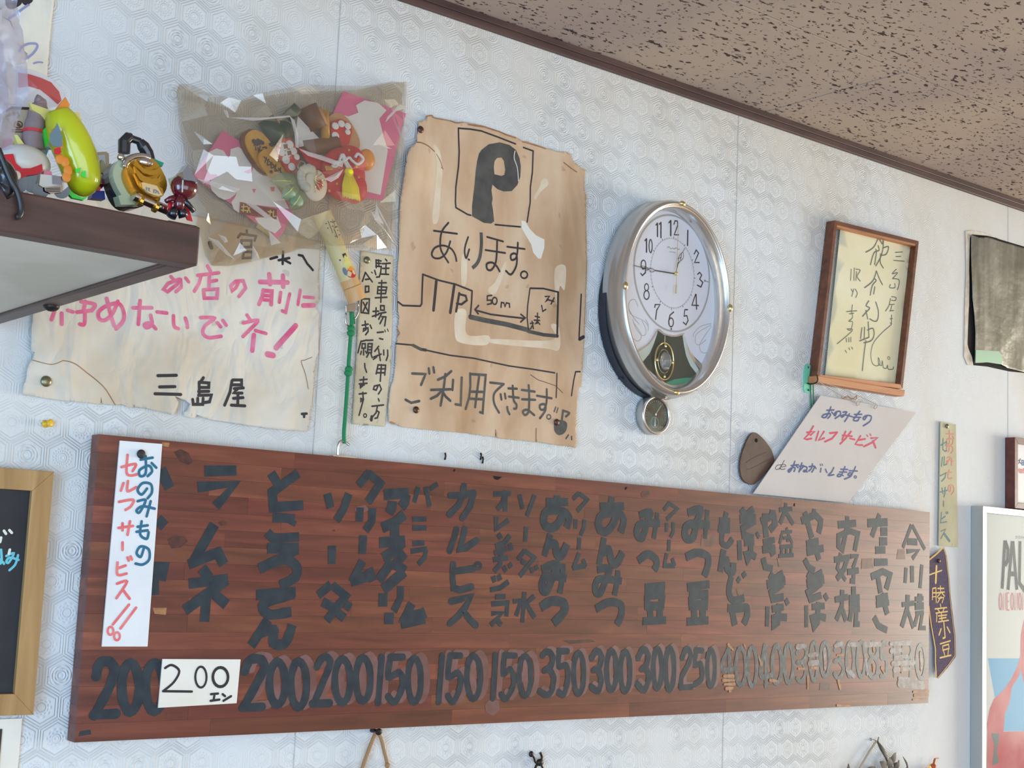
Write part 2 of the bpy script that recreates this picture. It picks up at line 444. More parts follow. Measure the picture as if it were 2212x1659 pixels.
def oldpaper(name, a, b, c, sc=9, bump=.0006, bsc=25, rough=.8, stretch=(1, 1, 1), edge=None):
    n = NT(name); v = n.objc()
    g = n.noise(n.mapn(v, stretch), sc, 5, .55, .3)
    col = n.ramp(g, [(.32, a), (.5, b), (.68, c)])
    sp = n.M('MULTIPLY', n.M('GREATER_THAN', n.noise(v, 38, 2), .72), .3)
    col = n.mix(sp, col, lin(tuple(int(q*.72) for q in c)))
    n.col(col); n.set(Roughness=rough, Specular_IOR_Level=.3)
    cr = n.noise(n.mapn(v, (1, 1, .55)), bsc, 3, .5, .8)
    n.bump(n.M('ABSOLUTE', n.M('SUBTRACT', cr, .5)), bump*4)
    return n.m

m_wall = wallpaper(); m_ceil = ceiling_mat()
m_seam = mk('wallpaper_seam', (186, 186, 184), .8)
m_trim = wood('dark_trim', (66, 46, 44), (84, 60, 56), (98, 72, 66), .5)
m_plain = mk('plain_plaster', (214, 208, 196), .8)
m_floor = wood('floor_boards', (150, 118, 86), (168, 134, 98), (180, 148, 112), .5)
m_stave = wood('reddish_laminated_wood', (82, 38, 28), (110, 54, 40), (132, 72, 52), .34, 'X', .42, 1.0, .08)
m_staveside = wood('dark_board_edge', (60, 36, 30), (76, 48, 38), (88, 56, 44), .5)
m_paint = mk('dark_slate_paint', (34, 44, 54), .5, col2=(48, 58, 64), sc=60, spec=.3)
m_paintold = mk('scratched_grey_paint', (58, 66, 70), .35, col2=(104, 108, 110), sc=90, lo=.45, hi=.7, stretch=(3, 1, 1))
m_ghost = mk('faded_pink_ghost_paint', (122, 84, 82), .4, col2=(104, 66, 60), sc=40)
m_scr = mk('bare_scratched_wood', (176, 126, 76), .5, col2=(132, 88, 62), sc=90)
m_scrgrey = mk('scraped_grey_smear', (138, 132, 134), .4, col2=(108, 86, 80), sc=110, lo=.4, hi=.6)
m_dark = mk('painted_hole_shade', (18, 12, 12), .9)  # near-black that stands in for the shade inside holes
m_knot = mk('wood_knot', (62, 30, 26), .4, col2=(88, 44, 32), sc=120)
m_chip = mk('brown_chip', (84, 46, 36), .5, col2=(118, 74, 58), sc=60)
m_white = mk('white_card', (232, 232, 232), .55, col2=(222, 222, 224), sc=12)
m_cream = mk('cream_card', (236, 230, 220), .6, col2=(228, 220, 206), sc=10)
m_greycard = mk('matt_grey_card', (206, 198, 194), .7, col2=(200, 192, 188), sc=10)
m_black = mk('black_ink', (30, 27, 32), .55)
m_inkgrey = mk('washed_black_ink', (62, 62, 62), .6, col2=(84, 84, 80), sc=40)
m_inkgreyd = mk('marker_black', (44, 40, 44), .6)
m_red = mk('red_marker', (226, 96, 100), .6, col2=(232, 128, 124), sc=50)
m_crim = mk('crimson_marker', (212, 44, 84), .6)
m_teal = mk('teal_marker', (26, 104, 132), .6)
m_blue = mk('navy_marker', (48, 72, 128), .6)
m_pink = mk('pink_marker', (218, 84, 128), .6, col2=(226, 134, 160), sc=45)
m_tealold = mk('faded_teal_marker', (66, 108, 118), .6)
m_redold = mk('faded_red_marker', (214, 112, 92), .6)
m_pposter = oldpaper('browned_poster_paper', (222, 198, 170), (206, 174, 142), (184, 148, 114), 6, .0005, 16, stretch=(1.6, 1, .7))
m_pstain = mk('pale_water_stain', (226, 210, 186), .7, col2=(216, 190, 158), sc=25)
m_pale = mk('bare_pale_paper', (230, 226, 216), .7)
m_brown = mk('brown_edge_stain', (140, 96, 66), .7, col2=(172, 124, 86), sc=40)
m_apaper = oldpaper('crumpled_cream_paper', (230, 224, 214), (220, 210, 194), (198, 180, 154), 4.2, .0045, 13)
m_strip = oldpaper('aged_strip_card', (214, 202, 176), (204, 190, 162), (188, 172, 144), 14, .0002, 30)
m_strip2 = oldpaper('olive_strip_card', (206, 200, 168), (196, 190, 158), (186, 178, 148), 10, .0002, 30)
m_wpaper = oldpaper('bright_cream_paper', (240, 236, 224), (232, 226, 210), (214, 204, 182), 8, .001, 14)
m_tack = mk('dull_bronze_tack', (92, 66, 56), .35, .6)
m_tackg = mk('grey_brass_tack', (132, 130, 104), .3, .8)
m_ypin = mk('yellow_plastic', (232, 184, 44), .3)
m_silver = mk('champagne_silver_plastic', (198, 194, 188), .28, .75)
m_silver2 = mk('satin_silver_bevel', (216, 214, 210), .2, .85)
m_dial = mk('white_dial', (226, 226, 234), .5)
m_ringg = mk('pale_grey_print', (168, 166, 160), .5)
m_gold = mk('polished_gold', (232, 220, 168), .18, 1)
m_goldp = mk('gold_hand', (214, 196, 130), .3, .6)
m_dkgreen = mk('dark_green_backing', (38, 62, 58), .3)
m_green2 = mk('sea_green_panel', (48, 150, 120), .3)
m_ltgreen = mk('pale_mint_panel', (196, 208, 198), .4)
m_clockback = mk('dark_clock_back', (40, 44, 58), .5)
m_glass = film('clear_glass', (252, 252, 252), .10, .02)
m_crystal = mk('cut_crystal', (240, 245, 245), .03, 0, trans=.9)
m_frame = wood('brown_wooden_frame', (88, 50, 36), (112, 66, 46), (134, 82, 56), .4)
m_framel = wood('light_inner_wood', (176, 112, 70), (196, 130, 84), (208, 146, 98), .5)
m_frdark = wood('reddish_frame', (86, 42, 36), (104, 54, 44), (120, 66, 54), .4)
m_callig = mk('yellowed_calligraphy_sheet', (232, 226, 196), .7, col2=(222, 212, 170), sc=6)
m_pencil = mk('soft_grey_brush_ink', (104, 104, 96), .7)
m_bbframe = wood('pale_oak_frame', (148, 112, 66), (168, 130, 80), (182, 146, 98), .5, 'Z')
m_bb = mk('blackboard', (26, 27, 34), .55, col2=(34, 35, 42), sc=20)
m_chalkw = mk('white_chalk', (226, 228, 214), .9); m_chalkc = mk('cyan_chalk', (112, 196, 210), .9)
m_alu = mk('brushed_aluminium', (196, 200, 198), .28, .9)
m_aluside = mk('grey_aluminium_side', (156, 156, 154), .4, .8)
m_poster = mk('poster_ground', (222, 224, 218), .8, spec=.1)
m_pblue = mk('poster_blue', (120, 186, 226), .8, spec=.1); m_pred = mk('poster_red', (206, 96, 100), .8, spec=.1, col2=(222, 140, 140), sc=12); m_pblk = mk('poster_black', (52, 50, 54), .8, spec=.1)
m_pgrn = mk('poster_grey_green', (120, 134, 128), .8, spec=.1)
m_purple = mk('purple_felt', (84, 70, 92), .9, col2=(98, 84, 104), sc=200)
m_yel = mk('straw_yellow_print', (228, 190, 110), .7)
m_yedge = mk('yellow_edging', (216, 176, 104), .8)
m_leather = mk('brown_leather', (78, 56, 46), .6, col2=(92, 68, 56), sc=20, bump=.0006, bsc=60)
m_twine = mk('hemp_twine', (166, 128, 92), .9, bump=.0005, bsc=600)
m_twinel = mk('pale_twine', (184, 168, 148), .9)
m_gcord = mk('green_cord', (28, 130, 78), .7, bump=.0004, bsc=700)
m_mint = mk('mint_plastic', (118, 206, 170), .4)
m_wire = mk('dark_wire', (44, 38, 38), .4, .5)
m_steel = mk('bright_steel', (206, 206, 202), .2, 1)
m_foil = mk('dull_metal_sheet', (168, 170, 164), .32, .75, col2=(128, 130, 122), sc=9, stretch=(3, 1, .5), bump=.003, bsc=16)  # vertical streaks in the colour stand in for reflections on the metal
m_foilg = mk('greenish_metal', (156, 190, 172), .35, .6)
m_torn = mk('torn_wallpaper_edge', (206, 190, 168), .8, col2=(224, 218, 206), sc=50)
m_shelfw = wood('dark_shelf_wood', (58, 38, 32), (76, 50, 42), (92, 62, 52), .42)
m_under = mk('white_shelf_underside', (232, 232, 226), .6, col2=(198, 198, 188), sc=4)
m_bag = film('aged_cellophane', (244, 239, 231), .30, .09, .05, (222, 208, 190), .0)
m_wrap = film('clear_wrap', (250, 248, 248), .25, .1, .05)
m_bagl = film('milky_plastic_bag', (226, 222, 230), .2, .2, .45, (180, 172, 182), .0)
m_pinkc = mk('pink_card', (222, 112, 160), .5); m_whitec = mk('soft_white_print', (228, 230, 236), .5)
m_koban = mk('gold_lacquer', (214, 164, 66), .4, col2=(196, 142, 48), sc=60)
m_brownw = mk('brown_resin', (112, 72, 52), .5)
m_redc = mk('red_crepe', (206, 36, 52), .55, bump=.0015, bsc=70)
m_redp = mk('red_lacquer', (204, 48, 52), .4)
m_yarn = mk('yellow_yarn', (240, 224, 32), .8)
m_orange = mk('orange_resin', (232, 150, 48), .4)
m_leaf = mk('sage_leaf', (134, 156, 124), .5, col2=(112, 138, 110), sc=40)
m_flower = mk('white_ceramic', (224, 218, 204), .35, col2=(170, 190, 192), sc=50)
m_fgreen = mk('forest_green', (38, 76, 62), .5); m_tan = mk('tan_wood', (196, 150, 108), .6)
m_bamboo = wood('bamboo', (200, 150, 96), (212, 166, 110), (222, 180, 126), .4, 'Z')
m_bamskin = mk('printed_bamboo_sleeve', (216, 200, 150), .45, col2=(204, 190, 138), sc=20)
m_toyy = NT('yellow_green_clear_plastic'); m_toyy.col((204, 208, 30)); m_toyy.set(Roughness=.2, Transmission_Weight=.25, Subsurface_Weight=0, Coat_Weight=.5); m_toyy = m_toyy.m
m_toyg = mk('green_plastic', (60, 200, 60), .3); m_toyor = mk('orange_sticker', (216, 128, 40), .5); m_toyr = mk('red_plastic', (196, 28, 40), .25, coat=.5)
m_toyw = mk('off_white_plastic', (206, 200, 190), .3); m_toyk = mk('black_plastic', (28, 28, 34), .25, coat=.4); m_toyb = mk('blue_grey_sticker', (96, 116, 124), .5)
m_toygold = mk('bright_gold_plastic', (208, 158, 60), .25, .85); m_toypale = mk('pale_sage_plastic', (166, 168, 136), .3); m_chrome = mk('chrome_plastic', (214, 210, 204), .12, 1)
m_garnet = mk('garnet_plastic', (88, 16, 28), .15, coat=.7); m_toyteal = mk('teal_plastic', (30, 140, 110), .3); m_toysil = mk('grey_silver_plastic', (150, 150, 156), .25, .7)
m_ltyellow = mk('pale_yellow_plastic', (220, 206, 120), .4); m_toynavy = mk('navy_blue_plastic', (34, 48, 130), .3); m_toypk = mk('pink_plastic', (208, 116, 132), .4)
m_cablk = mk('black_cable', (36, 34, 38), .35)

# ================================================================ room
def struct(name, g, mat, bevel=0): 
    o = g.build(name, mat, None, bevel=bevel); o['kind'] = 'structure'; return o
wb = mesh('wall_back', [(RX0,0,0),(RX1,0,0),(RX1,0,CEIL+.02),(RX0,0,CEIL+.02),(RX0,.1,0),(RX1,.1,0),(RX1,.1,CEIL+.02),(RX0,.1,CEIL+.02)],
          [(0,1,2,3),(5,4,7,6),(4,0,3,7),(1,5,6,2),(3,2,6,7),(4,5,1,0)], m_wall, None, origin=Vector((0, 0, 0)))
wb['kind'] = 'structure'
for X in (.5917*1.78-.915, .5917*1.78, 1.938, 2.851, 3.76):
    G().box(X-.0005, X+.0005, -.0005, .002, .05, CEIL-.022).build('wallpaper_seam', m_seam, wb)
struct('floor', G().box(RX0, RX1, RY0, .1, -.1, 0), m_floor)
def wall_with_window(name, axis, c, lo, hi, wlo, whi, z0, z1, t=.1):
    g = G()
    for (a, b, za, zb) in ((lo, wlo, 0, CEIL), (whi, hi, 0, CEIL), (wlo, whi, 0, z0), (wlo, whi, z1, CEIL)):
        if b-a < 1e-4 or zb-za < 1e-4: continue
        if axis == 'x': g.box(c, c+t, a, b, za, zb)
        else: g.box(a, b, c, c+t, za, zb)
    struct(name, g, m_plain)
wall_with_window('wall_right', 'x', RX1, RY0, 0, -3.1, -.7, .6, 2.1)
wall_with_window('wall_left', 'x', RX0-.1, RY0, 0, -3.2, -1.6, .25, 2.15)
wall_with_window('wall_front', 'y', RY0-.1, RX0-.1, RX1+.1, -1.7, 1.9, .35, 2.25)
def winframe(name, axis, c, a0, a1, z0, z1):
    g = G(); s = .04
    for i in range(4):
        a = a0+(a1-a0)*i/3
        if axis == 'x': g.box(c-.02, c+.02, max(a0, a-s/2), min(a1, a+s/2), z0, z1)
        else: g.box(max(a0, a-s/2), min(a1, a+s/2), c-.02, c+.02, z0, z1)
    for z in (z0, z1-s):
        if axis == 'x': g.box(c-.02, c+.02, a0, a1, z, z+s)
        else: g.box(a0, a1, c-.02, c+.02, z, z+s)
    struct(name, g, m_aluside)
winframe('window_1', 'x', RX1+.05, -3.1, -.7, .6, 2.1); winframe('window_2', 'y', RY0-.05, -1.69, 1.9, .35, 2.25); winframe('door_1', 'x', RX0-.05, -3.2, -1.6, .25, 2.15)
# ceiling: a slab with the acoustic tiles hung as pieces
ce = G().box(RX0, RX1, RY0, .1, CEIL+.012, CEIL+.1).build('ceiling', m_shelfw); ce['kind'] = 'structure'
gap = .0014; y1 = 0.0; row = 0
edges = [0, -.3275]
while edges[-1] > -2.3: edges.append(edges[-1]-.455)
for r_ in range(len(edges)-1):
    xs = 2.003+(.455 if r_ % 2 else 0); xs -= .91*5
    while xs < RX1:
        a, b = max(xs, RX0), min(xs+.91, RX1)
        if b-a > .02:
            o = G().box(a+gap, b-gap, edges[r_+1]+gap, edges[r_]-gap, CEIL, CEIL+.012).build('ceiling_tile', m_ceil, ce, bevel=.0008)
        xs += .91
G().box(RX0, RX1, RY0, edges[-1], CEIL, CEIL+.012).build('ceiling_tile_rest', m_ceil, ce)['kind'] = 'stuff'
g = G().box(RX0, RX1, -.008, 0, CEIL-.0215, CEIL); g.box(RX0, RX1, -.012, 0, CEIL-.011, CEIL)
struct('trim_1', g, m_trim, .001)

# ================================================================ menu board
BY = -.027
c = [pix(219,936.5,BY), pix(156,1607,BY), pix(2006,1107,BY), pix(2008,1517,BY)]
bx0, bx1 = (c[0].x+c[1].x)/2, (c[2].x+c[3].x)/2; bz1, bz0 = (c[0].z+c[2].z)/2, (c[1].z+c[3].z)/2
board = thing('menu_board', (bx0, BY/2, bz0), 'long reddish laminated wood menu board painted with Japanese snacks and prices', 'menu board')
nrow = 17; hz = (bz1-bz0)/nrow
for i in range(nrow):
    x = bx0; z0 = bz0+i*hz; first = True
    while x < bx1-1e-6:
        L = random.uniform(.22, .5)*(.6 if first else 1); first = False; e = min(bx1, x+L)
        if bx1-e < .1: e = bx1
        y = BY-random.uniform(0, .00012)
        g = G().box(x+.00008, e-.00008, y, -.003, z0+.00008, z0+hz-.00008)
        o = g.build('stave', m_stave, board)
        x = e
INKY = BY-.0002
def bi(name, zone, data, w, mat=m_paint, **k):
    k.setdefault('jit', .05); return letters(name, zone, data, mat, board, w, INKY, ov_min=.12, grow=.35, split=name != 'scraped_patch', **k)
blk = dict(smooth=False, roundc=False)
bi('menu_character', Z1, '500,215 545,310 / 485,465 520,500 / 450,705 515,705 500,770 / 465,715 465,842', 15, **blk)
bi('menu_character', Z1, '718,225 877,222 / 684,305 868,290 775,400 / 768,490 655,690 / 638,690 790,628 / 775,612 815,690 / 705,708 742,755 / 640,785 835,762 / 830,765 620,918 / 728,830 718,975 / 765,835 828,890', 14.5, **blk)
bi('menu_character', Z1, '1050,235 1090,300 / w14 1185,235 1055,330 1062,405 1210,395 / 1058,455 1168,462 / 1160,465 1148,492 / 1030,530 1060,560 1188,552', 13.5, roundc=False, smooth=False)
bi('menu_character', Z1, '1030,610 1187,606 / 1180,615 1000,708 / 990,710 1100,668 1170,690 1172,750 1095,795 / 975,842 1172,825 / 1165,835 1015,885 1040,938 1150,925 / 1035,965 950,1095 / 985,1035 1060,1015 1062,1080 1120,1080 1155,990', 14.5, roundc=False)
bi('menu_character', Z2, '190,390 220,515 / 380,390 330,530 270,625 / 232,845 230,1005 / 222,1185 110,1280 / 235,1190 350,1285 185,1500 / 150,1335 270,1400 / 345,1355 395,1390 / 285,1430 340,1480', 13, **blk)
bi('menu_character', Z2, '560,205 462,318 / 550,212 655,300 545,465 / 477,510 470,635 / 585,515 580,630 525,715 / 505,755 495,920 / 500,978 405,1165 / w16 395,1160 570,1105 / 555,1045 590,1155', 13, **blk)
bi('menu_character', Z2, '985,330 950,468 / 1050,330 1085,502 / 1085,352 1155,305 / 935,615 1057,612 / 935,692 1057,690 / 935,828 1040,820 / 920,895 1060,872 / 1055,878 1040,950 985,1008', 8, **blk)
bi('menu_character', Z2, '685,400 900,385 / 885,395 870,460 835,510 / 760,455 755,510 730,565 / 865,570 790,635 670,690 / 780,650 780,760 / 645,820 870,800 / 855,815 790,880 680,955 / 790,880 865,975 / 755,980 640,1150 / 760,985 870,1070 / 865,1070 680,1230 / w15 680,1260 675,1378 / w12 830,1200 830,1300 770,1420 / 732,1430 728,1532 / w15 930,1350 845,1530 / w15 835,1530 1045,1480 / w14 1000,1400 1035,1490 / w18 880,1480 1000,1450', 16, **blk)
bi('menu_character', Z2, '1385,325 1370,420 1340,490 1260,570 / 1265,405 1365,405 1470,385 / 1470,390 1440,500 1370,605 / 1320,705 1295,790 1260,890 / 1390,705 1370,800 1345,880 1400,865 1495,800 / 1290,1010 1285,1130 1295,1215 1350,1232 1450,1205 / 1300,1070 1370,1060 1465,1045 / 1275,1332 1350,1315 1450,1285 1400,1380 1330,1465 1262,1525 / 1390,1430 1440,1495 1488,1540', 11, smooth=False, mat=m_paint)
bi('menu_character', Z2, 'O 1507,1022 24,24 w6', 6)
bi('menu_character', Z2, '1645,395 1795,388 / 1750,360 1745,548 / 1740,410 1720,480 1675,528 / 1668,590 1665,700 1775,622 / 1685,740 1710,785 / 1660,850 1735,825 1788,755 / 1650,912 1765,868 / 1640,968 1770,952 / 1715,900 1700,1010 1650,1070 / 1785,825 1800,885 / 1730,1025 1755,1070 / 1780,1000 1798,1035 / 1638,1110 1655,1165 / 1685,1098 1702,1148 / 1615,1232 1700,1215 1775,1160 / 1660,1292 1748,1290 / 1625,1355 1765,1345 1755,1465 / 1625,1438 1720,1432 1620,1540 / 1670,1490 1712,1538', 8.5, **blk)
bi('menu_character', Z2, '1870,398 1898,525 / 2005,400 1935,587 / 1930,680 1920,812 / 1920,885 1855,965 / 1920,890 2000,950 1872,1112 / 1885,975 1925,1005 / 1972,1035 1985,1082 / 2012,1018 2025,1058 / 1915,1248 1895,1518 / 1815,1332 1885,1325 1840,1460 / 2000,1285 1930,1350 / 1925,1350 2005,1475', 8, **blk)
bi('menu_character', Z3, '268,245 480,245 / 375,180 370,340 / w15 400,320 290,325 245,390 260,470 330,495 395,440 450,330 / 300,325 430,335 490,400 465,495 / w12 310,555 250,770 / w15 285,660 350,650 375,750 420,760 470,650 / w14 225,900 370,845 340,950 270,1110 228,1070 250,980 350,965 465,985 / w11 430,840 425,980 400,1130 / w16 215,1265 320,1205 430,1220 445,1300 340,1420', 14, roundc=False)
bi('menu_character', Z3, '590,158 528,215 / 590,162 668,222 570,332 / 555,410 550,505 / 640,415 635,490 600,565 / 590,590 585,708 / 590,738 530,890 / w9 528,885 650,862 / 625,800 650,875', 8, **blk)
bi('menu_character', Z3, '790,290 1022,285 / 905,195 890,340 / w15 930,350 820,365 775,430 790,510 850,530 910,470 950,370 / 850,350 970,355 1020,420 990,540 / w12 830,590 780,855 / w15 810,740 870,705 905,820 950,840 1010,730 / w13 765,900 880,890 850,990 790,1130 745,1100 760,1010 830,990 1000,1010 / w11 965,905 955,1020 930,1150 / w14 750,1280 880,1215 990,1240 995,1340 955,1435', 14, roundc=False)
bi('menu_character', Z3, '1170,375 1275,345 1250,430 1200,590 1150,560 1160,480 1230,450 1370,450 / w10 1345,345 1335,450 1310,600 / 1160,815 1250,750 1325,790 1340,850 1315,905', 14, roundc=False)
bi('menu_character', Z3, '1225,1075 1420,1052 / w16 1225,1150 1418,1135 / 1245,1150 1250,1290 / 1395,1140 1380,1290 / w16 1240,1255 1395,1250 / 1275,1290 1280,1370 / 1370,1290 1368,1370 / 1205,1400 1430,1388', 14, **blk)
bi('menu_character', Z3, '1465,252 1408,322 / 1462,258 1540,310 1435,412 / 1435,445 1435,535 / 1500,440 1500,530 1472,588 / 1460,608 1455,722 / 1438,742 1412,862 / w9 1402,862 1515,862 / 1490,790 1512,865', 7.5, **blk)
bi('menu_character', Z3, '1640,350 1765,318 1730,430 1690,590 1620,590 1620,490 1700,455 1855,470 / w10 1830,318 1820,470 1805,600 / w15 1622,780 1730,735 1830,770 1835,860 1800,965', 15, roundc=False)
bi('menu_character', Z3, '1635,1072 1850,1040 / w16 1655,1150 1838,1135 / 1672,1160 1682,1290 / 1812,1150 1802,1290 / w18 1670,1245 1815,1240 / 1700,1290 1705,1370 / 1785,1290 1785,1360 / 1632,1405 1840,1390', 15, **blk)
bi('menu_character', Z4, 'w12 290,235 255,400 250,510 300,535 345,475 / 225,315 320,320 / 215,385 320,392 / w16 262,330 250,400 / 265,572 232,775 / w15 250,700 290,670 300,750 345,775 352,690 / 335,815 312,950 350,1030 450,1008 / w11 388,830 410,862 / w11 440,780 458,820', 14, roundc=False)
bi('menu_character', Z4, 'w15 300,1100 400,1105 470,1095 475,1170 445,1245 / w15 330,1070 365,1255 / w10 405,1045 415,1110', 15, roundc=False)
bi('menu_character', Z4, '425,205 450,250 / 535,205 440,290 / w16 410,300 555,290 / 550,310 440,380 450,450 535,470 / w11 405,490 412,668 / w13 450,515 540,500 / 515,480 505,620 480,670 470,620 510,610 555,640 / w8 560,420 585,465', 14, **blk)
bi('menu_character', Z4, '600,320 715,260 730,340 680,400 / 635,245 640,380 650,465 / w10 700,215 690,280 / w12 620,510 725,485 / 615,575 730,560 / 665,475 715,625 / w13 620,650 640,730 705,745 / w15 680,795 710,830 / 800,785 690,860 / w17 655,890 820,850 / 800,880 695,960 710,1020 805,1000 / w11 660,1085 655,1268 / w13 700,1110 805,1090 / 765,1060 750,1230 715,1260 715,1190 760,1180 835,1185 / w11 825,1020 845,1068', 14, **blk)
bi('menu_character', Z4, 'w9 765,215 882,205 / w9 825,152 820,225 772,338 / w9 822,230 892,345 / 785,418 880,410 / 790,430 768,522 / 830,375 850,440 885,520 / 800,470 845,462 840,505 / w8 770,550 888,540 / 790,560 785,625 / 830,560 830,625 / 875,555 868,625 / w8 760,632 895,622', 6.5, **blk)
bi('menu_character', Z4, '965,315 1090,260 1140,310 1135,360 1120,425 / 995,235 1060,470 / w10 1080,205 1075,290 / w17 1010,530 1120,505 / 1015,600 1165,560 / 1070,480 1125,665 / w13 995,660 1030,730 1085,765 / 1020,790 1060,830 / 1155,780 1040,850 / w18 1015,880 1170,840 / 1150,870 1030,960 1050,1020 1145,985 / w10 1010,1075 1010,1275 / w13 1060,1090 1175,1080 / 1120,1045 1110,1230 1080,1270 1065,1190 1120,1170 1185,1190 / w11 1175,975 1200,1025', 14, **blk)
bi('menu_character', Z4, 'w15 1295,350 1458,335 / 1380,272 1370,400 1335,570 1300,540 1300,450 1400,405 1475,430 1445,585 / w9 1320,605 1290,740 1365,850 / w12 1385,630 1350,750 1285,840 / 1262,665 1395,645 / w10 1405,635 1468,630 1430,740 / w10 1440,740 1435,860 1405,855 / 1380,775 1482,760 / w12 1335,935 1330,1080 1280,1210 / 1330,1100 1368,1215 / 1268,1025 1385,1000 / w14 1435,905 1440,1060 / 1395,1010 1490,1000 / 1395,1060 1490,1055 / 1395,1120 1492,1110 / 1415,1130 1400,1220 / 1460,1130 1455,1245 1490,1245', 12, **blk)
bi('menu_character', Z4, 'w17 1562,335 1742,325 / w13 1670,255 1600,455 / w17 1680,412 1740,410 / w17 1668,500 1738,498 / w15 1632,578 1722,575 / w15 1622,688 1742,685 / w14 1595,820 1700,770 1765,800 1730,930 / 1650,790 1680,965 / w13 1640,1020 1745,990 / w13 1640,1070 1755,1050 / 1690,970 1740,1155 / 1620,1180 1660,1260 1738,1300', 14, **blk)
bi('menu_character', Z4, 'w9 1958,350 1880,555 / w9 1965,355 2078,570 / w14 1920,500 2010,505 / 1915,590 2020,580 1965,655 / 1910,735 1900,875 / w12 1962,718 1965,870 / 2052,708 2035,922 / w13 1925,980 1920,1100 1870,1270 / 1920,1110 1975,1280 / 1872,1070 1985,1055 / w15 2035,970 2030,1070 / 1990,1020 2065,1010 / w15 1990,1085 2068,1080 / 1995,1150 2068,1140 / 2015,1150 1985,1260 / 2055,1150 2035,1280 2085,1280', 10, **blk)
# prices; a faded older coat of the same figures shows beside them
P1 = 'w13 180,1245 195,1185 240,1172 268,1210 245,1300 170,1440 / w13 165,1438 278,1432 / O 350,1302 44,120 / O 470,1300 46,118'
P2 = ['w13 95,225 130,150 205,145 230,200 180,310 85,480 / w12 75,485 215,478', 'O 322,312 56,150', 'O 472,320 56,160']
P3 = ['w11 600,195 645,130 690,150 675,230 575,460 / w12 565,455 688,452', 'O 780,295 55,152', 'O 925,285 52,150']
P4 = ['w11 1055,130 1030,450', 'w11 1115,130 1205,128 / w11 1115,140 1102,265 1180,240 1205,320 1150,440 1098,405', 'O 1285,290 46,152']
P5 = ['1480,120 1455,445', '1535,118 1610,118 / 1535,125 1522,265 1590,240 1610,320 1560,440 1518,400', 'O 1700,270 48,150']
P6 = ['1855,115 1835,420', '1915,115 1995,118 / 1915,120 1908,245 1960,215 1985,310 1930,420 1892,390', 'O 2062,260 42,140']
bi('price_figure', Z1, P1, 13, jit=.06)
for grp, w_ in ((P2, 12), (P3, 11.5), (P4, 11), (P5, 10.5), (P6, 10)):
    bi('faded_price_figure', Z5, ' / '.join(grp), w_+1, m_ghost, shift=(13, -5), lift=-.00008)
    bi('price_figure', Z5, ' / '.join(grp), w_, jit=.06)
for s_, w_ in (('240,210 290,172 340,225 320,320 255,365 / 300,335 350,430 330,560 280,605 215,570 / 400,170 488,168 / 402,180 400,315 475,315 492,440 450,595 398,575 / O 598,390 52,200', 11),
               ('730,235 780,165 828,230 800,330 745,360 / 790,345 822,450 790,565 722,520 / O 925,360 50,192 / O 1062,370 48,195', 11.5),
               ('1192,235 1240,150 1290,210 1270,310 1225,350 / 1265,335 1298,430 1250,555 1178,490 / O 1382,340 42,192 / O 1505,345 42,202', 12),
               ('1630,235 1672,145 1712,200 1690,300 1622,430 1618,530 / 1618,530 1722,525 / 1762,160 1830,162 / 1766,168 1755,300 1815,300 1825,440 1755,500 / O 1915,335 38,178', 11)):
    bi('faded_price_figure', Z6, s_, w_+1, m_ghost, shift=(7, -4), lift=-.00008)
    bi('price_figure', Z6, s_, w_, jit=.08)
for s_, w_ in (('200,115 125,330 260,325 / 200,120 200,490 / O 310,310 48,178 / O 420,310 42,188', 9), ('540,110 500,390 605,388 / 550,115 552,495 / O 655,290 46,180 / O 770,280 44,182', 10),
               ('850,180 895,100 940,170 905,260 850,270 / 905,270 932,360 890,450 848,420 / O 1010,260 36,180 / O 1115,240 44,160', 9), ('1210,150 1245,80 1292,150 1255,235 1205,260 / 1250,250 1292,330 1250,425 1205,380 / O 1355,240 35,160 / O 1460,240 38,165', 9),
               ('O 1580,150 38,72 / O 1575,320 44,98 / 1705,90 1662,90 1655,220 1700,240 1700,380 1652,400', 9), ('1780,110 1780,400 / O 1900,150 42,80 / 1942,150 1930,420 / O 2030,260 44,160', 8)):
    bi('price_figure', Z7, s_, w_, m_paintold, jit=.12)
bi('scraped_patch', Z7, '850,120 930,110 / 960,200 1040,190 / 965,280 1040,270 / 1110,150 1115,330 / 1210,110 1270,90 / 1490,100 1640,95 / 1500,200 1520,380 / 1740,90 1930,80 / 1750,160 1860,150 / 1780,220 1900,210 / 1760,280 1960,270 / 1780,340 1930,330 / 1820,420 1990,440 / w14 1830,470 2050,490 / 2030,180 2035,340 / 1340,100 1420,95 / 1330,340 1390,400', 9, m_scrgrey, jit=.3, lift=.0002)
bi('scraped_patch', Z7, '190,100 235,150 / 340,100 355,130 / 150,400 240,400 / 140,440 250,440 / 150,480 250,475 / 170,520 230,515 / 200,545 215,545 / 480,210 505,290 / 590,440 660,450 / 860,330 930,330 / 985,320 1040,325 / 950,400 950,520 / 1230,200 1290,195 / 1240,440 1260,520 / 1575,120 1580,170 / 1570,290 1580,350 / 1655,320 1680,370 / 1230,680 1350,685 / 1960,550 2100,545 / 1970,585 2100,580 / 1955,625 2090,620 / 1840,300 1850,360', 5, m_scr, jit=.3, lift=.0003)
